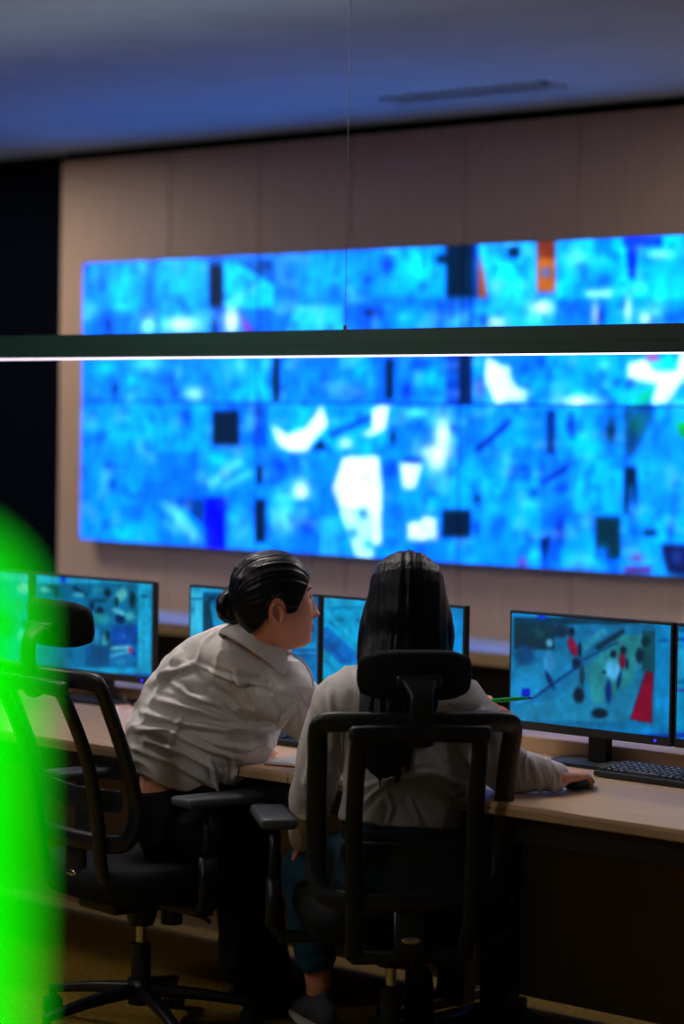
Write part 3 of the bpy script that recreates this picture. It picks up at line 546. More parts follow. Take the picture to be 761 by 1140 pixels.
# ------------------------------------------------------------------ office chairs
def office_chair(label, loc, h, arm_pads=(0, 0), head_dz=0, base_rot=0, back_tilt=0, back_fwd=0, back_dz=0):
    t = thing('office_chair', label, 'chair', loc, h, 'black mesh office chairs')
    # base
    bm = NB(); cyl(bm, (0, 0, .115), .034, .07, 24)
    ang = [base_rot+k*2*PI/5 for k in range(5)]
    for a in ang:
        d = Vector((math.cos(a), math.sin(a), 0))
        tube(bm, [d*.02+Vector((0, 0, .118)), d*.16+Vector((0, 0, .105)), d*.30+Vector((0, 0, .082))], [(.021, .019), (.018, .015), (.014, .011)], ref=(0, 0, 1), sub=3, seg=12, power=3.5)
    st = obj('star_base', bm, M['black'], t, True)
    for k, a in enumerate(ang):
        d = Vector((math.cos(a), math.sin(a), 0)); c = d*.30
        bm = NB(); rot = Matrix.Rotation(a+.6+k*.9, 4, 'Z')
        for sx in (-.014, .014):
            cyl(bm, None, .027, .018, 20, mtx=Matrix.Translation(c+Vector((0, 0, .028))) @ rot @ Matrix.Translation((sx, 0, 0)) @ Matrix.Rotation(PI/2, 4, 'Y'))
        cyl(bm, c+Vector((0, 0, .062)), .010, .05, 12)
        bx(bm, -.024, .024, -.026, .026, .034, .06, bev=.01, mtx=Matrix.Translation(c) @ rot)
        obj('caster', bm, M['black'], t)
    bm = NB(); cyl(bm, (0, 0, .19), .0265, .11, 24); obj('lift_sleeve', bm, M['black'], t)
    bm = NB(); cyl(bm, (0, 0, .30), .014, .14, 20); obj('gas_lift', bm, M['chrome'], t)
    # mechanism
    bm = NB(); bx(bm, -.09, .09, -.15, .13, .345, .39, bev=.012); cyl(bm, (0, 0, .325), .034, .06, 24, .05); bx(bm, -.29, .29, -.03, .03, .36, .385, bev=.008)
    mc = obj('tilt_mechanism', bm, M['black'], t)
    bm = NB(); cyl(bm, (0, .10, .31), .03, .05, 24); cyl(bm, (0, .10, .345), .018, .04, 16); obj('tension_knob', bm, M['black'], mc)
    bm = NB(); tube(bm, [(.08, .02, .36), (.2, .03, .352), (.25, .04, .34)], [(.006, .006), (.006, .006), (.014, .006)], seg=10); obj('height_lever', bm, M['black'], mc, True)
    # seat
    bm = NB(); tube(bm, [(0, 0, .385), (0, 0, .395), (0, .0, .44), (0, 0, .468), (0, 0, .482)], [(.20, .19), (.225, .215), (.245, .235), (.235, .225), (.19, .18)], ref=(0, 1, 0), cap='flat', seg=48, power=3.6, sub=3)
    for v in bm.verts:
        if v.co.y > .15: v.co.z -= (v.co.y-.15)**2*2.2
        v.co.z += .04*(v.co.x/.25)**2*(.5 if v.co.z > .44 else 0)
    obj('seat', bm, M['seatfabric'], t, True)
    # backrest loop
    def yb(z): # back profile
        u = (z-.62)/.36
        return -.205-.10*max(u, 0)**1.4-.05*max(-u, 0)**1.2*2.0-back_tilt*(z-.5)+back_fwd
    def hw(z): return .222+.014*min(max((z-.5)/.46, 0), 1)
    def pt(x, z, off=0): return Vector((x, yb(z)+off-.05*(1-(abs(x)/.25)**2), z))
    zt, zb = .945, .515
    loop = [pt(-hw(zt)+.02, zt)]
    loop += [pt(x, zt+.004) for x in (-.12, 0, .12)]+[pt(hw(zt)-.02, zt), pt(hw(zt), zt-.02)]
    loop += [pt(hw(z), z) for z in (.86, .78, .70, .62, .56)]+[pt(hw(zb)-.03, zb)]
    loop += [pt(x, zb-.005) for x in (.08, -.08)]+[pt(-hw(zb)+.03, zb)]+[pt(-hw(z), z) for z in (.56, .62, .70, .78, .86)]+[pt(-hw(zt), zt-.02)]
    lp2 = []; nl = len(loop)
    for i in range(nl):
        p0, p1, p2, p3 = loop[i-1], loop[i], loop[(i+1) % nl], loop[(i+2) % nl]
        for k in range(4):
            q = k/4; lp2.append(.5*((2*p1)+(-p0+p2)*q+(2*p0-5*p1+4*p2-p3)*q*q+(-p0+3*p1-3*p2+p3)*q**3))
    loop = lp2
    bm = NB(); tube(bm, loop, [(.0245, .014)]*len(loop), ref=(0, 1, 0), closed=True, seg=12, power=3, straight=True)
    bf = obj('back_frame', bm, M['black'], t, True)
    bm = NB(); nx, nz = 14, 20; vg = []
    for j in range(nz+1):
        z = zb+(zt-zb)*j/nz; vg.append([bm.verts.new(pt(-hw(z)*.99+2*hw(z)*.99*i/nx, z)) for i in range(nx+1)])
    for j in range(nz):
        for i in range(nx): bm.faces.new((vg[j][i], vg[j][i+1], vg[j+1][i+1], vg[j+1][i]))
    o = obj('mesh_panel', bm, M['mesh'], t, True); s = o.modifiers.new('thick', 'SOLIDIFY'); s.thickness = .0015
    # lumbar pad seen through the mesh
    bm = NB(); tube(bm, [pt(-.16, .62, .012), pt(-.08, .618, .012), pt(0, .616, .012), pt(.08, .618, .012), pt(.16, .62, .012)], [(.03, .008)]*5, ref=(0, 1, 0), power=3.5); obj('lumbar_pad', bm, M['black'], t, True)
    # rear yoke: inverted U behind the mesh, running under the seat
    zy = .932
    def py_(x, z): return Vector((x, yb(max(z, .52))-.072+(.0 if z > .52 else (.52-z)*.35), z))
    ux = .147; path = [py_(-ux+.012, .375), py_(-ux+.006, .46), py_(-ux+.002, .58), py_(-ux, .74), py_(-ux, .88)]
    yk = NB()
    tube(yk, path+[py_(-ux+.004, zy-.018)], [(.021, .013)]*6, ref=(0, 1, 0), power=3.5, seg=12)
    tube(yk, [Vector((-p.x, p.y, p.z)) for p in path+[py_(-ux+.004, zy-.018)]], [(.021, .013)]*6, ref=(0, 1, 0), power=3.5, seg=12)
    tube(yk, [py_(-ux-.012, zy-.01), py_(0, zy-.006), py_(ux+.012, zy-.01)], [(.021, .014)]*3, ref=(0, 1, 0), power=4, seg=12)
    bx(yk, -ux+.0, ux-.0, py_(0, .375).y-.01, py_(0, .375).y+.03, .352, .39, bev=.014)
    bx(yk, -.05, .05, py_(0, .375).y, -.06, .35, .385, bev=.01)
    bx(yk, -.04, .04, py_(0, .4).y-.018, py_(0, .4).y+.01, .375, .50, bev=.014)
    yo = obj('back_yoke', yk, M['black'], t, True)
    bd = NB(); ball(bd, (0, py_(0, .4).y-.019, .415), 1, (.024, .004, .009)); obj('chrome_badge', bd, M['chrome'], yo, True)
    # headrest
    hz = 1.055+head_dz; y0 = yb(.94)-.03; yh = y0+.01
    bm = NB(); tube(bm, [(0, y0-.02, .90), (0, y0-.035, .96), (0, y0-.035, 1.01+head_dz), (0, yh-.005, 1.05+head_dz)], [(.035, .012), (.030, .011), (.028, .010), (.05, .012)], ref=(0, 1, 0), power=3.5, seg=14)
    bx(bm, -.055, .055, yh-.02, yh+.0, 1.03+head_dz, 1.06+head_dz, bev=.008)
    obj('headrest_bracket', bm, M['black'], t, True)
    bm = NB(); hp = [(x, yh+.02+.045*(x/.14)**2, hz) for x in (-.120, -.085, -.043, 0, .043, .085, .120)]
    tube(bm, hp, [(.048, .020), (.059, .026), (.062, .026), (.062, .025), (.062, .026), (.059, .026), (.048, .020)], ref=(0, 1, 0), sub=3, seg=24, power=3.2)
    for v in bm.verts: v.co.y += -.22*(v.co.z-hz)*.5
    obj('headrest', bm, M['seatfabric'], t, True)
    if back_dz:
        for ch in t.children:
            if ch.name.split('.')[0] in ('back_frame', 'mesh_panel', 'lumbar_pad', 'back_yoke', 'headrest', 'headrest_bracket'): ch.location.z += back_dz
    # arms
    for s, dy in ((-1, arm_pads[0]), (1, arm_pads[1])):
        bm = NB()
        tube(bm, [(s*.22, 0, .372), (s*.285, .0, .378), (s*.305, 0, .42)], [(.03, .011), (.03, .011), (.027, .012)], ref=(0, 0, 1), seg=12, power=3.5)
        tube(bm, [(s*.303, 0, .40), (s*.302, 0, .52)], [(.016, .030)]*2, ref=(0, 1, 0), seg=14, power=3.5, cap='flat')
        tube(bm, [(s*.302, 0, .51), (s*.30, .01, .655)], [(.012, .023)]*2, ref=(0, 1, 0), seg=14, power=3.5, cap='flat')
        a = obj('armrest_post', bm, M['black'], t, True)
        bm = NB(); bx(bm, s*.30-.046, s*.30+.046, -.095+dy, .155+dy, .655, .683, bev=.011, seg=3)
        obj('arm_pad', bm, M['padrubber'], t, True)
    return t
cA = P(438, 905, 6.27); cB = P(157, 1050, 6.76)
chA = office_chair('black mesh office chair seen from behind, carrying the long-haired seated woman', (cA.x, cA.y, 0), math.radians(51), base_rot=.3)
chB = office_chair('black mesh office chair at left, seen obliquely, under the leaning woman', (cB.x, cB.y, 0), math.radians(-8), head_dz=.025, base_rot=.95, back_tilt=.14, back_fwd=.05, back_dz=.042)

# ------------------------------------------------------------------ people
def head_fn(z):
    T = [(.122, .002, .002, -.02), (.117, .026, .028, -.05), (.108, .044, .046, -.068), (.092, .059, .064, -.085), (.068, .070, .080, -.098), (.04, .0755, .089, -.104), (.01, .0765, .0925, -.103), (-.02, .0745, .090, -.096),
         (-.045, .069, .088, -.083), (-.07, .0605, .086, -.062), (-.092, .049, .083, -.035), (-.107, .036, .076, -.01), (-.116, .020, .062, .015), (-.119, .004, .042, .03)]
    for a, b_ in zip(T[:-1], T[1:]):
        if z <= a[0] and z >= b_[0]:
            t = (a[0]-z)/(a[0]-b_[0]); return [a[i]*(1-t)+b_[i]*t for i in (1, 2, 3)]
    return list(T[-1][1:]) if z < 0 else list(T[0][1:])
def g(x, s): return math.exp(-(x/s)**2)
def head_mesh(bm, M4, face=True, off=None, nz=110, na=128):
    """M4: head-local (+Y face, +Z up) to world; off(x,y,z)->outward offset"""
    rings = []
    for i in range(nz+1):
        th = PI*i/nz; z = .0015+.1205*math.cos(th)
        wd, fr, bk = head_fn(z); cyy = (fr+bk)/2*.35
        ring = []
        for k in range(na):
            a = 2*PI*k/na; sx, cx = math.sin(a), math.cos(a)
            pw_ = .92 if cx > 0 else .96
            x = wd*math.copysign(abs(sx)**pw_, sx)
            y = cyy+((fr-cyy)*math.copysign(abs(cx)**(.86), cx) if cx > 0 else (cyy-bk)*math.copysign(abs(cx)**.95, cx))
            if face and cx > .2:
                # brow, sockets, nose, lips, chin
                if -.052 < z < .028:
                    u = (.022-z)/.062
                    hgt = .0265*max(0, min(1, u))**1.25 if z > -.040 else .0265*max(0, 1-((-.040-z)/.010))
                    wx = .009+.009*max(0, min(1, u))**2
                    y += hgt*.86*g(x, wx)
                    y += .008*g(z+.040, .008)*g(abs(x)-.013, .006)
                for s in (-1, 1): y -= .0105*g(x-s*.031, .015)*g(z-.010, .011); 
                y += .0035*g(z-.030, .008)*g(x, .045)
                y += .0085*g(z+.063, .0055)*g(x, .018)+.0085*g(z+.0765, .0060)*g(x, .016)-.004*g(z+.0695, .002)*g(x, .018)
                y -= .004*g(z+.086, .006)*g(x, .02); y += .005*g(z+.101, .011)*g(x, .018)
            v = Vector((x, y, z))
            if off:
                nrm = Vector((x/(wd+.01)**1, (y-cyy)/.1, z/.12*1.0)).normalized(); v = v+nrm*off(v)
            ring.append(bm.verts.new(M4 @ v))
        rings.append(ring)
    for i in range(nz):
        for k in range(na): bm.faces.new((rings[i][k], rings[i+1][k], rings[i+1][(k+1) % na], rings[i][(k+1) % na]))
    bm.faces.new(rings[0]); bm.faces.new(rings[-1][::-1])
def ear(M4, s, parent):
    bm = NB(); nu, nv = 28, 10; grid = []
    for j in range(nv+1):
        r = j/nv; row = []
        for i in range(nu):
            q = 2*PI*i/nu; cq, sq = math.cos(q), math.sin(q)
            shp = (.0175 if cq > -.1 else .0175*(1-.35*(-.1-cq)))
            y = -.012+shp*r*sq-.003*r*cq; z = -.018+.0285*r*cq
            rim = math.exp(-((r-.86)/.11)**2)*(1 if not (sq > .3 and cq < .5) else .35); anti = math.exp(-((r-.5)/.12)**2)*(1 if sq < .2 else .1)
            lift = .073+.006*r+.0085*rim+.004*anti-.005*math.exp(-(r/.3)**2)-(.006 if r > .96 else 0)+.004*max(0, -sq)*r+.003*g(sq-.9, .3)*g(r-.6, .2)
            row.append(bm.verts.new(M4 @ Vector((s*lift, y, z))))
        grid.append(row)
    for j in range(nv):
        for i in range(nu): bm.faces.new((grid[j][i], grid[j][(i+1) % nu], grid[j+1][(i+1) % nu], grid[j+1][i]))
    back = [bm.verts.new(M4 @ Vector((s*.066, -.010+.012*math.sin(2*PI*i/nu), -.018+.024*math.cos(2*PI*i/nu)))) for i in range(nu)]
    for i in range(nu): bm.faces.new((grid[nv][i], grid[nv][(i+1) % nu], back[(i+1) % nu], back[i]))
    bmesh.ops.remove_doubles(bm, verts=bm.verts, dist=1e-5)
    o = obj('ear', bm, M['skin'], parent, True); m_ = o.modifiers.new('s', 'SUBSURF'); m_.levels = 1; m_.render_levels = 1
def hand(bm, wrist, d, n_, thumb, curls, spread=.0, thumbdir=None, sc=1.0, extra=None):
    """palm plus five jointed fingers; d along the fingers, n_ out of the back of the hand, thumb = unit vector to the thumb side"""
    d = d.normalized(); n_ = (n_-d*n_.dot(d)).normalized(); s = thumb-d*thumb.dot(d)-n_*thumb.dot(n_); s.normalize()
    tube(bm, [wrist-d*.03*sc, wrist, wrist+d*.03*sc, wrist+d*.062*sc, wrist+d*.084*sc], [(.026*sc, .019*sc), (.027*sc, .018*sc), (.037*sc, .017*sc), (.041*sc, .0145*sc), (.038*sc, .012*sc)], ref=n_, seg=16, sub=3)
    Ls = [(.040, .024, .019), (.044, .028, .020), (.041, .026, .020), (.032, .019, .018)]
    for i in range(4):
        off = (.030-.0195*i)*sc; base = wrist+d*(.080-.004*abs(i-1))*sc+s*off
        dd = (d+s*spread*(1.5-i)).normalized(); pts = [base-dd*.012, base]; ax = dd.cross(n_)
        cur = dd; cn = n_
        for j in range(3):
            q = curls[i][j] if isinstance(curls[i], (tuple, list)) else curls[i]
            rot = Matrix.Rotation(-q, 3, ax) ; cur = (rot @ cur)
            pts.append(pts[-1]+cur*Ls[i][j]*sc)
        r = [.0092, .0090, .0086, .0080, .0068]
        tube(bm, pts, [x*sc*(.9 if i == 3 else 1) for x in r], ref=s, sub=3, seg=12)
    td = thumbdir.normalized() if thumbdir is not None else (d*.75+s*.6-n_*.25).normalized()
    b0 = wrist+d*.018*sc+s*.022*sc-n_*.004*sc
    p1 = b0+(td*.6+s*.5).normalized()*.034*sc; p2 = p1+td*.030*sc; p3 = p2+(td*.9-s*.25-n_*.15).normalized()*.024*sc
    tube(bm, [b0, p1, p2, p3], [(.014*sc, .013*sc), .0115*sc, .0098*sc, .0078*sc], sub=3, seg=12)
    return bm
def paint_face(me, M4, extra=()):
    """assign lip and brow material slots by place on the head"""
    inv = M4.inverted()
    me.materials.append(M['skin']); me.materials.append(M['lips']); me.materials.append(M['brow'])
    c = np.empty(len(me.polygons)*3, dtype=np.float32); me.polygons.foreach_get('center', c); c = c.reshape(-1, 3)
    A = np.array(inv.to_3x3()); L = c@A.T+np.array(inv.translation)
    x, y, z = L[:, 0], L[:, 1], L[:, 2]; idx = np.zeros(len(c), dtype=np.int32)
    fr = y > .075
    lip = fr & (np.abs(x) < .023) & (np.abs(z+.0695) < .0105*np.sqrt(np.clip(1-(x/.024)**2, 0, 1))+.0005)
    ax = np.abs(x)
    brow = (y > .055) & (ax > .013) & (ax < .050) & (np.abs(z-(.030-((ax-.03)/.02)**2*.0035)) < .0030)
    idx[lip] = 1; idx[brow] = 2
    me.polygons.foreach_set('material_index', idx)
def frame(origin, fwd, up):
    fwd = fwd.normalized(); up = (up-fwd*up.dot(fwd)).normalized(); rt = fwd.cross(up)
    return Matrix.Translation(origin) @ Matrix((rt, fwd, up)).transposed().to_4x4()
Fh = Vector((F.x, F.y, 0)).normalized(); Zu = Vector((0, 0, 1))
def eyes(M4, parent, closed=.6):
    for s in (-1, 1):
        bm = NB(); ball(bm, M4 @ Vector((s*.031, .0705, .010)), .0118); o = obj('eye', bm, M['eye'], parent, True)
        bm = NB(); ball(bm, M4 @ Vector((s*.031, .0705, .010)), .0122, (1, 1, 1), u=16, v=12)
        inv = M4.inverted()
        kill = [v_ for v_ in bm.verts if (inv @ v_.co).z < .0095 and (inv @ v_.co).y > .07]
        bmesh.ops.delete(bm, geom=kill, context='VERTS'); lid = obj('eyelid', bm, M['skin'], parent, True)
        sm = lid.modifiers.new('s', 'SOLIDIFY'); sm.thickness = .001
        bm = NB(); ball(bm, M4 @ Vector((s*.031, .0783, .0085)), .0055, (1, .9, 1)); obj('iris', bm, M['brow'], o, True)
        bm = NB(); tube(bm, [M4 @ Vector((s*.021, .0835, .0085)), M4 @ Vector((s*.031, .0858, .0093)), M4 @ Vector((s*.041, .081, .0085))], .0011, seg=6); obj('eyelashes', bm, M['brow'], o, True)

# ---------- leaning woman on the left chair
DB = 6.72
B = thing('person', 'woman in white shirt with dark bun leaning right and pointing a green pen', 'person', P(212, 1170, 6.75)*1)
B.location.z = 0; B0 = B.matrix_world.copy()
def pchild(name, me, m, par, root):
    o = obj(name, me, m, par, True); return o
root_inv = Matrix.Translation(-Vector(B.location))
def shift(me, T):
    me.transform(T); me.update(); return me
hf = (R*math.cos(math.radians(14))+Fh*math.sin(math.radians(14)))
HB = frame(P(306, 671, 6.47), hf+Zu*.10, Zu+R*.03) @ Matrix.Scale(1.05, 4)
bm = NB(); head_mesh(bm, HB); 
hip = P(206, 905, DB); wst = P(205, 862, DB); chest = P(236, 790, DB); ub = P(268, 752, 6.68); nk = P(290, 722, 6.60)
shR = P(322, 778, 6.54); elR = P(408, 832, 6.60); wrR = P(514, 791, 6.66); shL = P(235, 738, 6.87); elL = P(235, 796, 7.02); wrL = P(272, 826, 6.86)
tube(bm, [hip, wst, P(218, 832, DB), chest, ub], [(.122, .10), (.118, .105), (.125, .10), (.15, .105), (.12, .085)], ref=F, seg=24)
tube(bm, [P(276, 738, 6.64), nk, HB @ Vector((0, -.022, -.06)), HB @ Vector((0, -.012, -.02))], [(.06, .055), (.053, .052), (.05, .052), (.05, .05)], ref=F, seg=20)
tube(bm, [shR, P(365, 808, 6.57), elR], [.052, .044, .038]); tube(bm, [elR, P(455, 812, 6.63), wrR], [.040, .034, (.024, .021)])
tube(bm, [shL, elL], [.05, .038]); tube(bm, [elL, wrL], [.040, (.024, .021)])
tube(bm, [ub, shR], [.07, .055]); tube(bm, [ub, shL], [.07, .055])
kR = P(286, 932, 6.95); aR = P(298, 1105, 6.98); kL = P(262, 925, 7.15); aL = P(276, 1088, 7.17)
tube(bm, [P(222, 928, 6.68), kR], [.075, .05]); tube(bm, [kR, aR], [.05, .033]); tube(bm, [P(205, 915, 6.84), kL], [.075, .05]); tube(bm, [kL, aL], [.05, .033])
# right hand with pinch grip on the pen
fw = (P(560, 779, 6.66)-wrR).normalized()
penp = P(553, 779, 6.655)
hdirR = (P(540, 785, 6.66)-wrR).normalized()
hand(bm, wrR+hdirR*.008, hdirR, Zu*.75-F*.55, (-F*.5+Zu*.5), [(.35, .35, .3), (.6, .6, .4), (.9, .9, .6), (1.1, 1.0, .7)], thumbdir=(hdirR*.95-Zu*.15-F*.05), sc=.86)
# left hand flat on the desk
hL = (Vector((.55, .45, 0))).normalized()
hand(bm, wrL+Vector((0, 0, -.006)), R*.5-F*.45-Zu*.1, Zu, Vector((1, .6, 0)), [(.7, 1.0, .5)]*4, sc=.86)
me = remesh(bm, .0028, 1); paint_face(me, HB); shift(me, root_inv)
bodyB = obj('body', me, None, B)
M4r = root_inv @ HB
eyes(M4r, B)
for s in (-1, 1): ear(M4r, s, B)
# hair: close cap that sinks under the skin in front of the hairline, plus bun
def capoff(v):
    line = .050+.66*(v.z+.002)   # hairline rising from the temple to the forehead
    if v.z < -.020: line = .038+(v.z+.020)*7
    if v.z < -.030: line = -.034+(v.z+.030)*.7
    if v.z > .068: line = .2
    dd = line-v.y
    if abs(v.x) > .05: dd = min(dd, (math.hypot((v.y+.012)/.0185, (v.z+.018)/.031)-1)*.02)   # leave the ear free
    t = max(0, min(1, dd/.010+.2)); base = -.012+.020*t
    an = math.atan2(v.x, v.z+.02); base += .0007*(math.sin(an*34)+math.sin(an*57+1.3)*.8+math.sin(an*89+v.y*20)*.5)*max(0, min(1, t))
    low = max(0, min(1, (v.z+.088)/.02)); return base*low-.014*(1-low)
bm = NB(); head_mesh(bm, M4r, face=False, off=capoff, nz=120, na=140)
hairB = obj('hair', bm, M['hair'], B, True); hairB.data.name = 'hair'
bm = NB(); bc = root_inv @ P(261, 675, 6.5)
ball(bm, bc, .036, (1, 1, 1.05)); 
for k in range(7):
    q = k*.9; pts = []
    for j in range(14):
        a = j/13*2*PI; r_ = .030; ax_ = Vector((math.cos(q), math.sin(q), .3)).normalized(); o1 = ax_.orthogonal(); o2 = ax_.cross(o1)
        pts.append(bc+ax_*.012*math.sin(a*2+q)+(o1*math.cos(a)+o2*math.sin(a))*r_)
    tube(bm, pts[:-1], .010, closed=True, straight=True, seg=8)
tube(bm, [bc+R*.0, root_inv @ P(276, 674, 6.49)], [.026, .030])
me = remesh(bm, .003, 2); obj('bun', me, M['hair'], hairB, True)
# shirt
bm = NB()
tube(bm, [P(196, 871, DB), P(208, 836, DB), P(228, 806, DB), P(246, 778, DB), P(265, 756, 6.7), P(280, 735, 6.62), P(288, 718, 6.56)],
     [(.118, .120), (.176, .135), (.188, .135), (.186, .13), (.172, .118), (.120, .105), (.080, .088)], ref=F, seg=40, cap='flat')
tube(bm, [P(268, 758, 6.66), P(305, 765, 6.58), shR+F*.0, P(340, 792, 6.56), P(372, 812, 6.58), elR], [(.09, .085), (.088, .078), (.080, .072), (.074, .064), (.066, .058), (.058, .054)], ref=F, seg=24)
tube(bm, [elR, P(455, 813, 6.63), P(497, 794, 6.66)], [.056, .047, .036], seg=20)
tube(bm, [P(262, 752, 6.74), P(240, 742, 6.82), shL, P(236, 770, 6.93), elL, P(255, 815, 6.96), wrL], [.09, .082, .072, .064, .056, .046, .036], seg=24)
me = remesh(bm, .0045, 8)
def SB(px, py, d=6.58): return P(px, py, d)
fl = []
def addf(pts, wd=1, h=1, d=6.585): fl.append(([tuple(P(x, y, d)) for x, y in pts], wd, h))
addf([(155, 795), (200, 805), (250, 812), (300, 812)], 1.3, 1.1); addf([(148, 815), (185, 812), (235, 835), (272, 846)], 1.2, 1.0)
addf([(170, 780), (225, 792), (285, 815)], 1.2, .9); addf([(235, 768), (255, 785), (272, 800)], 1.0, 1.0); addf([(285, 760), (300, 780), (310, 800)], 1.1, 1.2)
addf([(300, 755), (312, 775), (316, 790)], .9, 1.0); addf([(150, 835), (195, 850), (225, 868), (245, 885)], 1.2, 1.0); addf([(160, 825), (205, 838), (245, 862)], 1.0, .9)
addf([(165, 765), (190, 750), (215, 742)], 1.2, .9); addf([(205, 790), (196, 812), (186, 838)], 1.2, .5); addf([(215, 740), (255, 752), (300, 762), (335, 772)], .8, .7)
addf([(205, 815), (240, 828), (275, 835), (298, 825)], 1.0, .9); addf([(262, 745), (272, 758), (284, 775)], .9, .8); addf([(232, 845), (238, 862), (240, 885)], .9, .9); addf([(255, 840), (262, 858), (258, 872)], .9, .8)
addf([(190, 760), (210, 775), (235, 782)], 1.1, .8); addf([(308, 815), (318, 798), (330, 785)], 1.0, 1.0, 6.5); addf([(330, 770), (338, 790), (336, 812)], .9, .7, 6.5)
addf([(198, 728), (185, 748), (172, 775)], 1.1, .7)
folds(me, fl, amp=.0150, width=.0068, noise_amp=.0046, freq=(21, 21, 21), seed=4, axis=(P(300, 820, DB)-P(160, 790, DB)))
shift(me, root_inv); shirtB = obj('shirt', me, M['shirt'], B, True)
# collar, buttons, shoulder strap
bm = NB(); cax = (R*.48+U*.86+Fh*.16).normalized(); cref = hf
cen = root_inv @ P(290, 712, 6.53)
for (dz, ra, rb) in [(0, 0, 0)]:
    rings = []
    for j, (hh, rr) in enumerate([(-.030, .082), (.010, .072), (.034, .065), (.043, .0665), (.036, .075), (.008, .087), (-.034, .105), (-.042, .103)]):
        ring = []
        for k in range(41):
            a = -2.75+5.5*k/40; sd = cax.cross(cref).normalized(); bk = sd.cross(cax).normalized()
            fall = .010*(1-math.cos(a))*(.8 if j >= 4 else .2)
            ring.append(bm.verts.new(cen+cax*(hh-fall)+(-bk*math.cos(a)*-1*-1+sd*math.sin(a))*rr*(1 if j < 3 else 1)))
        rings.append(ring)
    for j in range(len(rings)-1):
        for k in range(40): bm.faces.new((rings[j][k], rings[j][k+1], rings[j+1][k+1], rings[j+1][k]))
co_ = obj('collar', bm, M['shirt'], shirtB, True); s_ = co_.modifiers.new('thick', 'SOLIDIFY'); s_.thickness = .003
bm = NB(); tube(bm, [root_inv @ P(x, y, d) for x, y, d in [(307, 727, 6.52), (322, 727, 6.50), (336, 735, 6.48), (346, 750, 6.47), (348, 763, 6.47)]], [(.013, .0025)]*5, ref=(U*.8+R*.5), seg=12, power=3.5)
obj('shoulder_strap', bm, M['shirt'], shirtB, True)
bm = NB(); ball(bm, root_inv @ P(309, 727, 6.50), .0045); obj('button', bm, M['sole'], shirtB, True)
# trousers and shoes
bm = NB()
tube(bm, [P(203, 872, DB), P(208, 900, DB), P(213, 930, 6.71), P(216, 946, 6.71)], [(.126, .120), (.142, .130), (.142, .14), (.125, .13)], ref=F, seg=32, cap='flat')
tube(bm, [P(222, 926, 6.64), P(258, 924, 6.80), kR], [.088, .085, .070]); tube(bm, [kR, P(287, 985, 6.95), P(290, 1050, 6.96), P(296, 1112, 6.97)], [.068, .066, .074, .088], cap='flat')
tube(bm, [P(208, 915, 6.82), P(240, 915, 7.0), kL], [.088, .082, .068]); tube(bm, [kL, aL], [.066, .075], cap='flat')
me = remesh(bm, .006, 6); folds(me, [], noise_amp=.003, freq=(14, 14, 14), seed=9); shift(me, root_inv); trB = obj('trousers', me, M['trouser'], B, True)
bm = NB(); c = root_inv @ P(203, 880, DB)
def shoe(name, ankle, toe_dir, up, par, mat_, solemat, L=.24, inv=root_inv):
    d = toe_dir.normalized(); up = (up-d*up.dot(d)).normalized(); o_ = inv @ ankle; heel = o_-d*.055
    bm = NB()
    tube(bm, [heel-up*.045, heel+d*.05-up*.035, heel+d*.12-up*.045, heel+d*.18-up*.055, heel+d*(L-.03)-up*.062], [(.030, .035), (.035, .042), (.040, .034), (.042, .024), (.032, .016)], ref=up, seg=20, sub=4)
    tube(bm, [o_-up*.04, o_+up*.02], [(.038, .042), (.036, .040)], ref=d, seg=18)
    me = remesh(bm, .004, 3); s = obj(name, me, mat_, par, True)
    bm = NB(); tube(bm, [heel-up*.085-d*.02, heel+d*.05-up*.085, heel+d*.13-up*.085, heel+d*(L-.035)-up*.08, heel+d*(L-.005)-up*.078], [(.030, .010), (.036, .011), (.043, .011), (.040, .010), (.024, .008)], ref=up, seg=20, power=3)
    obj('sole', bm, solemat, s, True); return s
shoe('shoe', P(300, 1108, 6.97), Vector((.15, 1, 0)), Zu, B, M['trouser'], M['soledark']); shoe('shoe', P(280, 1090, 7.17), Vector((.1, 1, 0)), Zu, B, M['trouser'], M['soledark'])

# pen held in the right hand
pa = P(541, 780.5, 6.62); pb = P(591, 777, 6.68)
pen = thing('pen', 'green ballpoint pen held out towards the crowd scene monitor', 'pen', pa)
ri = Matrix.Translation(-pa); pd = (pb-pa)
bm = NB(); tube(bm, [ri @ (pa+pd*t_) for t_ in (0, .1, .55, .7)], [.0045, .0055, .0058, .0050], seg=14); obj('barrel', bm, M['green_pen'], pen, True)
bm = NB(); tube(bm, [ri @ (pa+pd*t_) for t_ in (.70, .85, .95)], [.0048, .0038, .0028], seg=14); obj('grip', bm, M['green_pen'], pen, True)
bm = NB(); tube(bm, [ri @ (pa+pd*t_) for t_ in (.95, 1.0)], [.0032, .002], seg=10); obj('tip', bm, M['blackmetal'], pen, True)

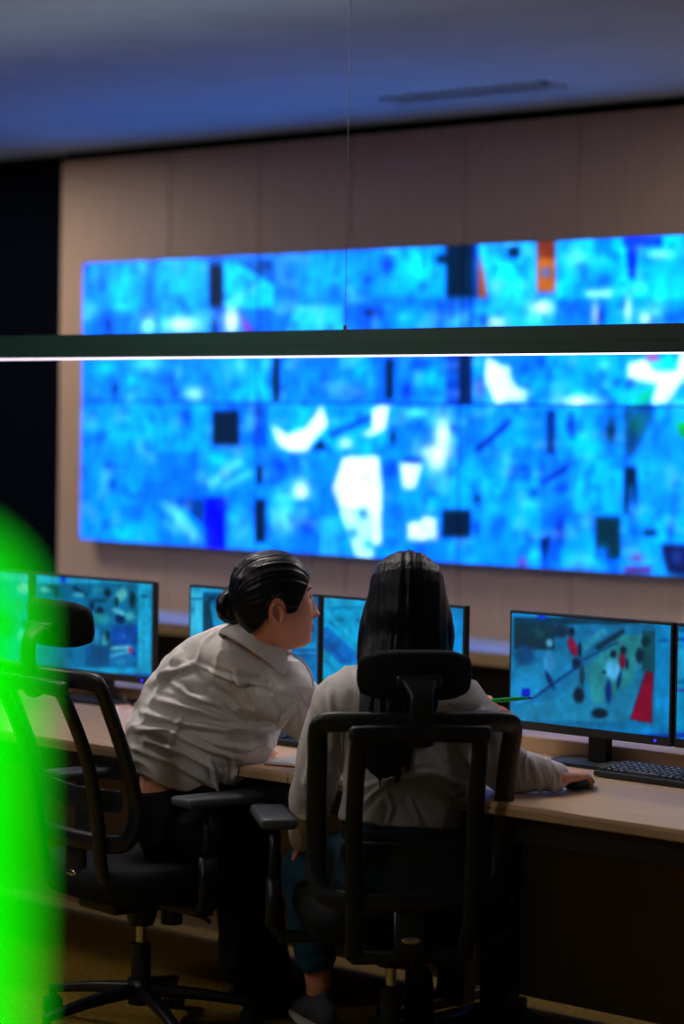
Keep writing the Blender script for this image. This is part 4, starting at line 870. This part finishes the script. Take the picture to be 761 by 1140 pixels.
# ---------- seated woman, seen from behind
hA = math.radians(48-6); fA = Vector((-math.sin(hA), math.cos(hA), 0)); rA = Vector((math.cos(hA), math.sin(hA), 0))
loc = P(448, 1200, 6.3); loc.z = 0
A = thing('person', 'woman with long straight black hair seated with her back to us, hand on mouse', 'person', loc)
ai = Matrix.Translation(-loc)
HA = frame(P(453, 687, 6.29), fA+rA*.12-Zu*.1, Zu) @ Matrix.Scale(1.02, 4)
bm = NB(); head_mesh(bm, HA)
DA = 6.21
tube(bm, [P(448, 965, DA+.02), P(450, 915, DA), P(453, 860, DA), P(455, 810, DA+.01), P(455, 776, DA+.02)], [(.165, .12), (.128, .095), (.125, .09), (.155, .10), (.12, .075)], ref=F, seg=24)
tube(bm, [P(455, 772, 6.24), P(454, 745, 6.26), P(453, 712, 6.28)], [.06, .05, .05])
sL = P(380, 782, 6.23); eL = P(352, 866, 6.32); wL = P(338, 934, 6.50); sR = P(518, 790, 6.20); eR = P(562, 857, 6.22); wR = PZ(617, 864, .788)
for a_, b_ in ((sL, sR),): tube(bm, [a_, (a_+b_)/2+Zu*.02, b_], [.052, .07, .052])
tube(bm, [sL, eL], [.048, .037]); tube(bm, [eL, wL], [.038, .023]); tube(bm, [sR, eR], [.048, .037]); tube(bm, [eR, wR], [.038, .024])
knL = P(340, 968, 6.62); anL = P(354, 1092, 6.74); knR = P(508, 972, 6.68); anR = P(468, 1080, 6.60)
tube(bm, [P(415, 962, 6.27), knL], [.075, .05]); tube(bm, [knL, anL], [(.048, .05), (.032, .034)]); tube(bm, [P(485, 962, 6.27), knR], [.075, .05]); tube(bm, [knR, anR], [.048, .033])
tube(bm, [anL, P(356, 1118, 6.78)], [.034, .034])
# right hand over the mouse
hd = Vector((.10, 1, 0)).normalized(); mpos = Vector((mp_.x, mp_.y, .745))
wq = WQ.copy()
tube(bm, [wR, wq], [.024, (.026, .02)])
hand(bm, wq, Vector((-.22, .96, -.04)), Zu+Vector((.1, 0, 0)), Vector((-1, -.2, 0)), [(.45, .65, .35), (.4, .6, .35), (.45, .65, .4), (.55, .7, .4)], spread=.06, thumbdir=Vector((-.5, .8, -.35)), sc=1.0)
# left hand resting on the thigh
hand(bm, wL, (P(326, 962, 6.60)-wL), (-F*.4+Zu*.7-R*.5), (R*1.0+Zu*.2), [(.3, .4, .3)]*4, sc=.88)
me = remesh(bm, .0032, 2); paint_face(me, HA); shift(me, ai); obj('body', me, None, A)
H4 = ai @ HA; eyes(H4, A)
for s in (-1, 1): ear(H4, s, A)
# long hair
bm = NB(); head_mesh(bm, HA, face=False, nz=60, na=64, off=lambda v: .013 if v.z > -.09 else -.02)
tube(bm, [P(453, 655, 6.27), P(453, 690, 6.25), P(451, 725, 6.22), P(447, 760, 6.165), P(437, 800, 6.11), P(428, 835, 6.09), P(424, 862, 6.085)],
     [(.096, .100), (.106, .095), (.110, .07), (.110, .04), (.088, .022), (.058, .015), (.030, .009)], ref=F, seg=48, sub=6)
for s, x0 in ((-1, 412), (1, 494)):   # locks framing the sides
    tube(bm, [P(x0-s*10, 665, 6.27), P(x0, 700, 6.25), P(x0+s*(-2 if s > 0 else 4), 735, 6.23), P(x0+s*(-8 if s > 0 else 2), 775, 6.15)], [(.03, .05), (.028, .04), (.026, .03), (.012, .014)], ref=F, seg=16)
rs = random.Random(5)
for k in range(22):
    x0 = 408+rs.random()*52; zz = rs.random(); y1 = 845+rs.random()*34
    tube(bm, [P(x0+6, 770, 6.13), P(x0, 815, 6.095+.01*zz), P(x0+rs.uniform(-5, 6), y1, 6.085+.01*zz)], [(.014, .007), (.011, .006), (.002, .002)], ref=F, seg=8, sub=4)
me = remesh(bm, .0035, 5)
cc = co_np(me); nn = no_np(me)                                   # fine vertical strands
X_ = (cc-np.array(CAM))@np.array(R); sv = vnoise(np.stack([X_*190, cc[:, 2]*6, X_*0], 1), 2)-.5
sv2 = vnoise(np.stack([X_*70, cc[:, 2]*4, X_*0], 1), 4)-.5
cc += nn*(sv*.0022+sv2*.0035)[:, None]; me.vertices.foreach_set('co', cc.astype(np.float32).ravel()); me.update()
shift(me, ai); obj('hair', me, M['hair2'], A, True)
# shirt
bm = NB()
tube(bm, [P(449, 915, DA), P(451, 885, DA), P(454, 845, DA), P(456, 810, DA+.01), P(456, 785, DA+.02), P(455, 766, 6.24), P(454, 750, 6.26)],
     [(.158, .118), (.150, .112), (.152, .108), (.170, .112), (.160, .10), (.108, .08), (.066, .066)], ref=F, seg=40, cap='flat')
tube(bm, [P(430, 776, 6.23), P(395, 778, 6.23), sL, P(366, 822, 6.27), eL, P(344, 898, 6.42), wL-(wL-eL)*.08], [.085, .078, .070, .063, .056, .050, .040], seg=24)
tube(bm, [P(480, 780, 6.22), P(504, 784, 6.2), sR, P(540, 824, 6.15), eR+Zu*.006, (eR+wR)/2+Zu*.004, wR+Zu*.002], [.082, .074, .064, .062, .058, .046, .036], seg=24)
me = remesh(bm, .0045, 6); fl = []
def addA(pts, wd=1, h=1, d=6.09): fl.append(([tuple(P(x, y, d)) for x, y in pts], wd, h))
addA([(395, 885), (430, 868), (480, 862), (520, 880)], 1.1, .9); addA([(400, 905), (415, 885), (440, 865)], 1.0, .9); addA([(480, 870), (500, 885), (520, 905)], 1.0, 1.0); addA([(455, 890), (462, 905), (470, 918)], .9, .8); addA([(430, 882), (436, 900), (432, 915)], .9, .8)
addA([(480, 835), (500, 860), (515, 880)], 1.0, .8); addA([(365, 770), (372, 800), (368, 840)], 1.1, .8, 6.17); addA([(385, 800), (380, 840), (386, 880)], 1.1, .9, 6.13); addA([(535, 790), (530, 830), (522, 870)], 1.1, .8, 6.12)
addA([(352, 800), (345, 840), (340, 880)], .9, .7, 6.2); addA([(490, 790), (520, 800), (545, 790)], 1, .7, 6.12)
for p_, w_ in (((585, 850, 6.13), .9), ((600, 868, 6.2), .8), ((572, 870, 6.05), 1.0), ((612, 858, 6.25), .7)):
    x, y, d = p_; fl.append(([tuple(P(x-6, y-18, d)), tuple(P(x, y, d-.02)), tuple(P(x+2, y+18, d))], w_, 1.0))
folds(me, fl, amp=.014, width=.007, noise_amp=.0045, freq=(17, 17, 17), seed=11, axis=(0, 0, 1)); shift(me, ai)
# keep cloth above the desk top
cc = co_np(me); m_ = (cc[:, 1]+loc.y > 4.69) & (cc[:, 2] < .7465) & (cc[:, 2] > .70); cc[m_, 2] = .7465
me.vertices.foreach_set('co', cc.astype(np.float32).ravel()); me.update()
shA = obj('shirt', me, M['shirt2'], A, True)
def cuff(wp, axis, r, par, inv):
    bm = NB(); axis = axis.normalized(); tube(bm, [inv @ (wp-axis*.030), inv @ (wp+axis*.004)], [(r*1.04, r*.94), (r, r*.9)], ref=Zu, seg=24, cap='round'); return obj('cuff', bm, M['shirt2'], par, True)
cuff(wR+Zu*.002, wR-P(600, 866, 6.22), .036, shA, ai); cuff(wL, wL-eL, .036, shA, ai)
bm = NB(); ball(bm, ai @ P(332, 903, 6.37), .006); obj('button', bm, M['sole'], shA, True)
# jeans with belt
bm = NB()
tube(bm, [P(450, 900, DA), P(450, 918, DA), P(449, 945, DA+.01), P(448, 975, DA+.03), P(448, 988, DA+.03)], [(.138, .105), (.150, .110), (.172, .122), (.175, .135), (.155, .12)], ref=F, seg=32)
tube(bm, [P(412, 962, 6.27), P(375, 964, 6.45), knL], [.092, .082, .066]); tube(bm, [knL, P(344, 1010, 6.66), P(352, 1072, 6.73)], [.066, .062, .052], cap='flat')
tube(bm, [P(486, 962, 6.27), P(500, 968, 6.48), knR], [.092, .082, .066]); tube(bm, [knR, P(490, 1030, 6.64), P(472, 1068, 6.61)], [.064, .058, .05], cap='flat')
me = remesh(bm, .006, 6); folds(me, [], noise_amp=.003, freq=(16, 16, 16), seed=21); shift(me, ai); jn = obj('jeans', me, M['jeans'], A, True)
bm = NB(); c = ai @ P(450, 925, DA)
ringp = [c+R*.156*math.cos(q)+Fh*.117*math.sin(q) for q in np.linspace(0, 2*PI, 41)[:-1]]; tube(bm, ringp, [(.003, .017)]*40, ref=Zu, closed=True, straight=True, seg=8, power=3.5); obj('belt', bm, M['blackmetal'], jn, True)
shoe('shoe', P(356, 1108, 6.76), Fh-R*.35, Zu, A, M['shoe'], M['sole'], inv=ai)
s2 = shoe('shoe', P(466, 1088, 6.60), (-Zu*.80+Fh*.55+R*.02), (Fh*.8+Zu*.55), A, M['shoe'], M['soledark'], L=.23, inv=ai)
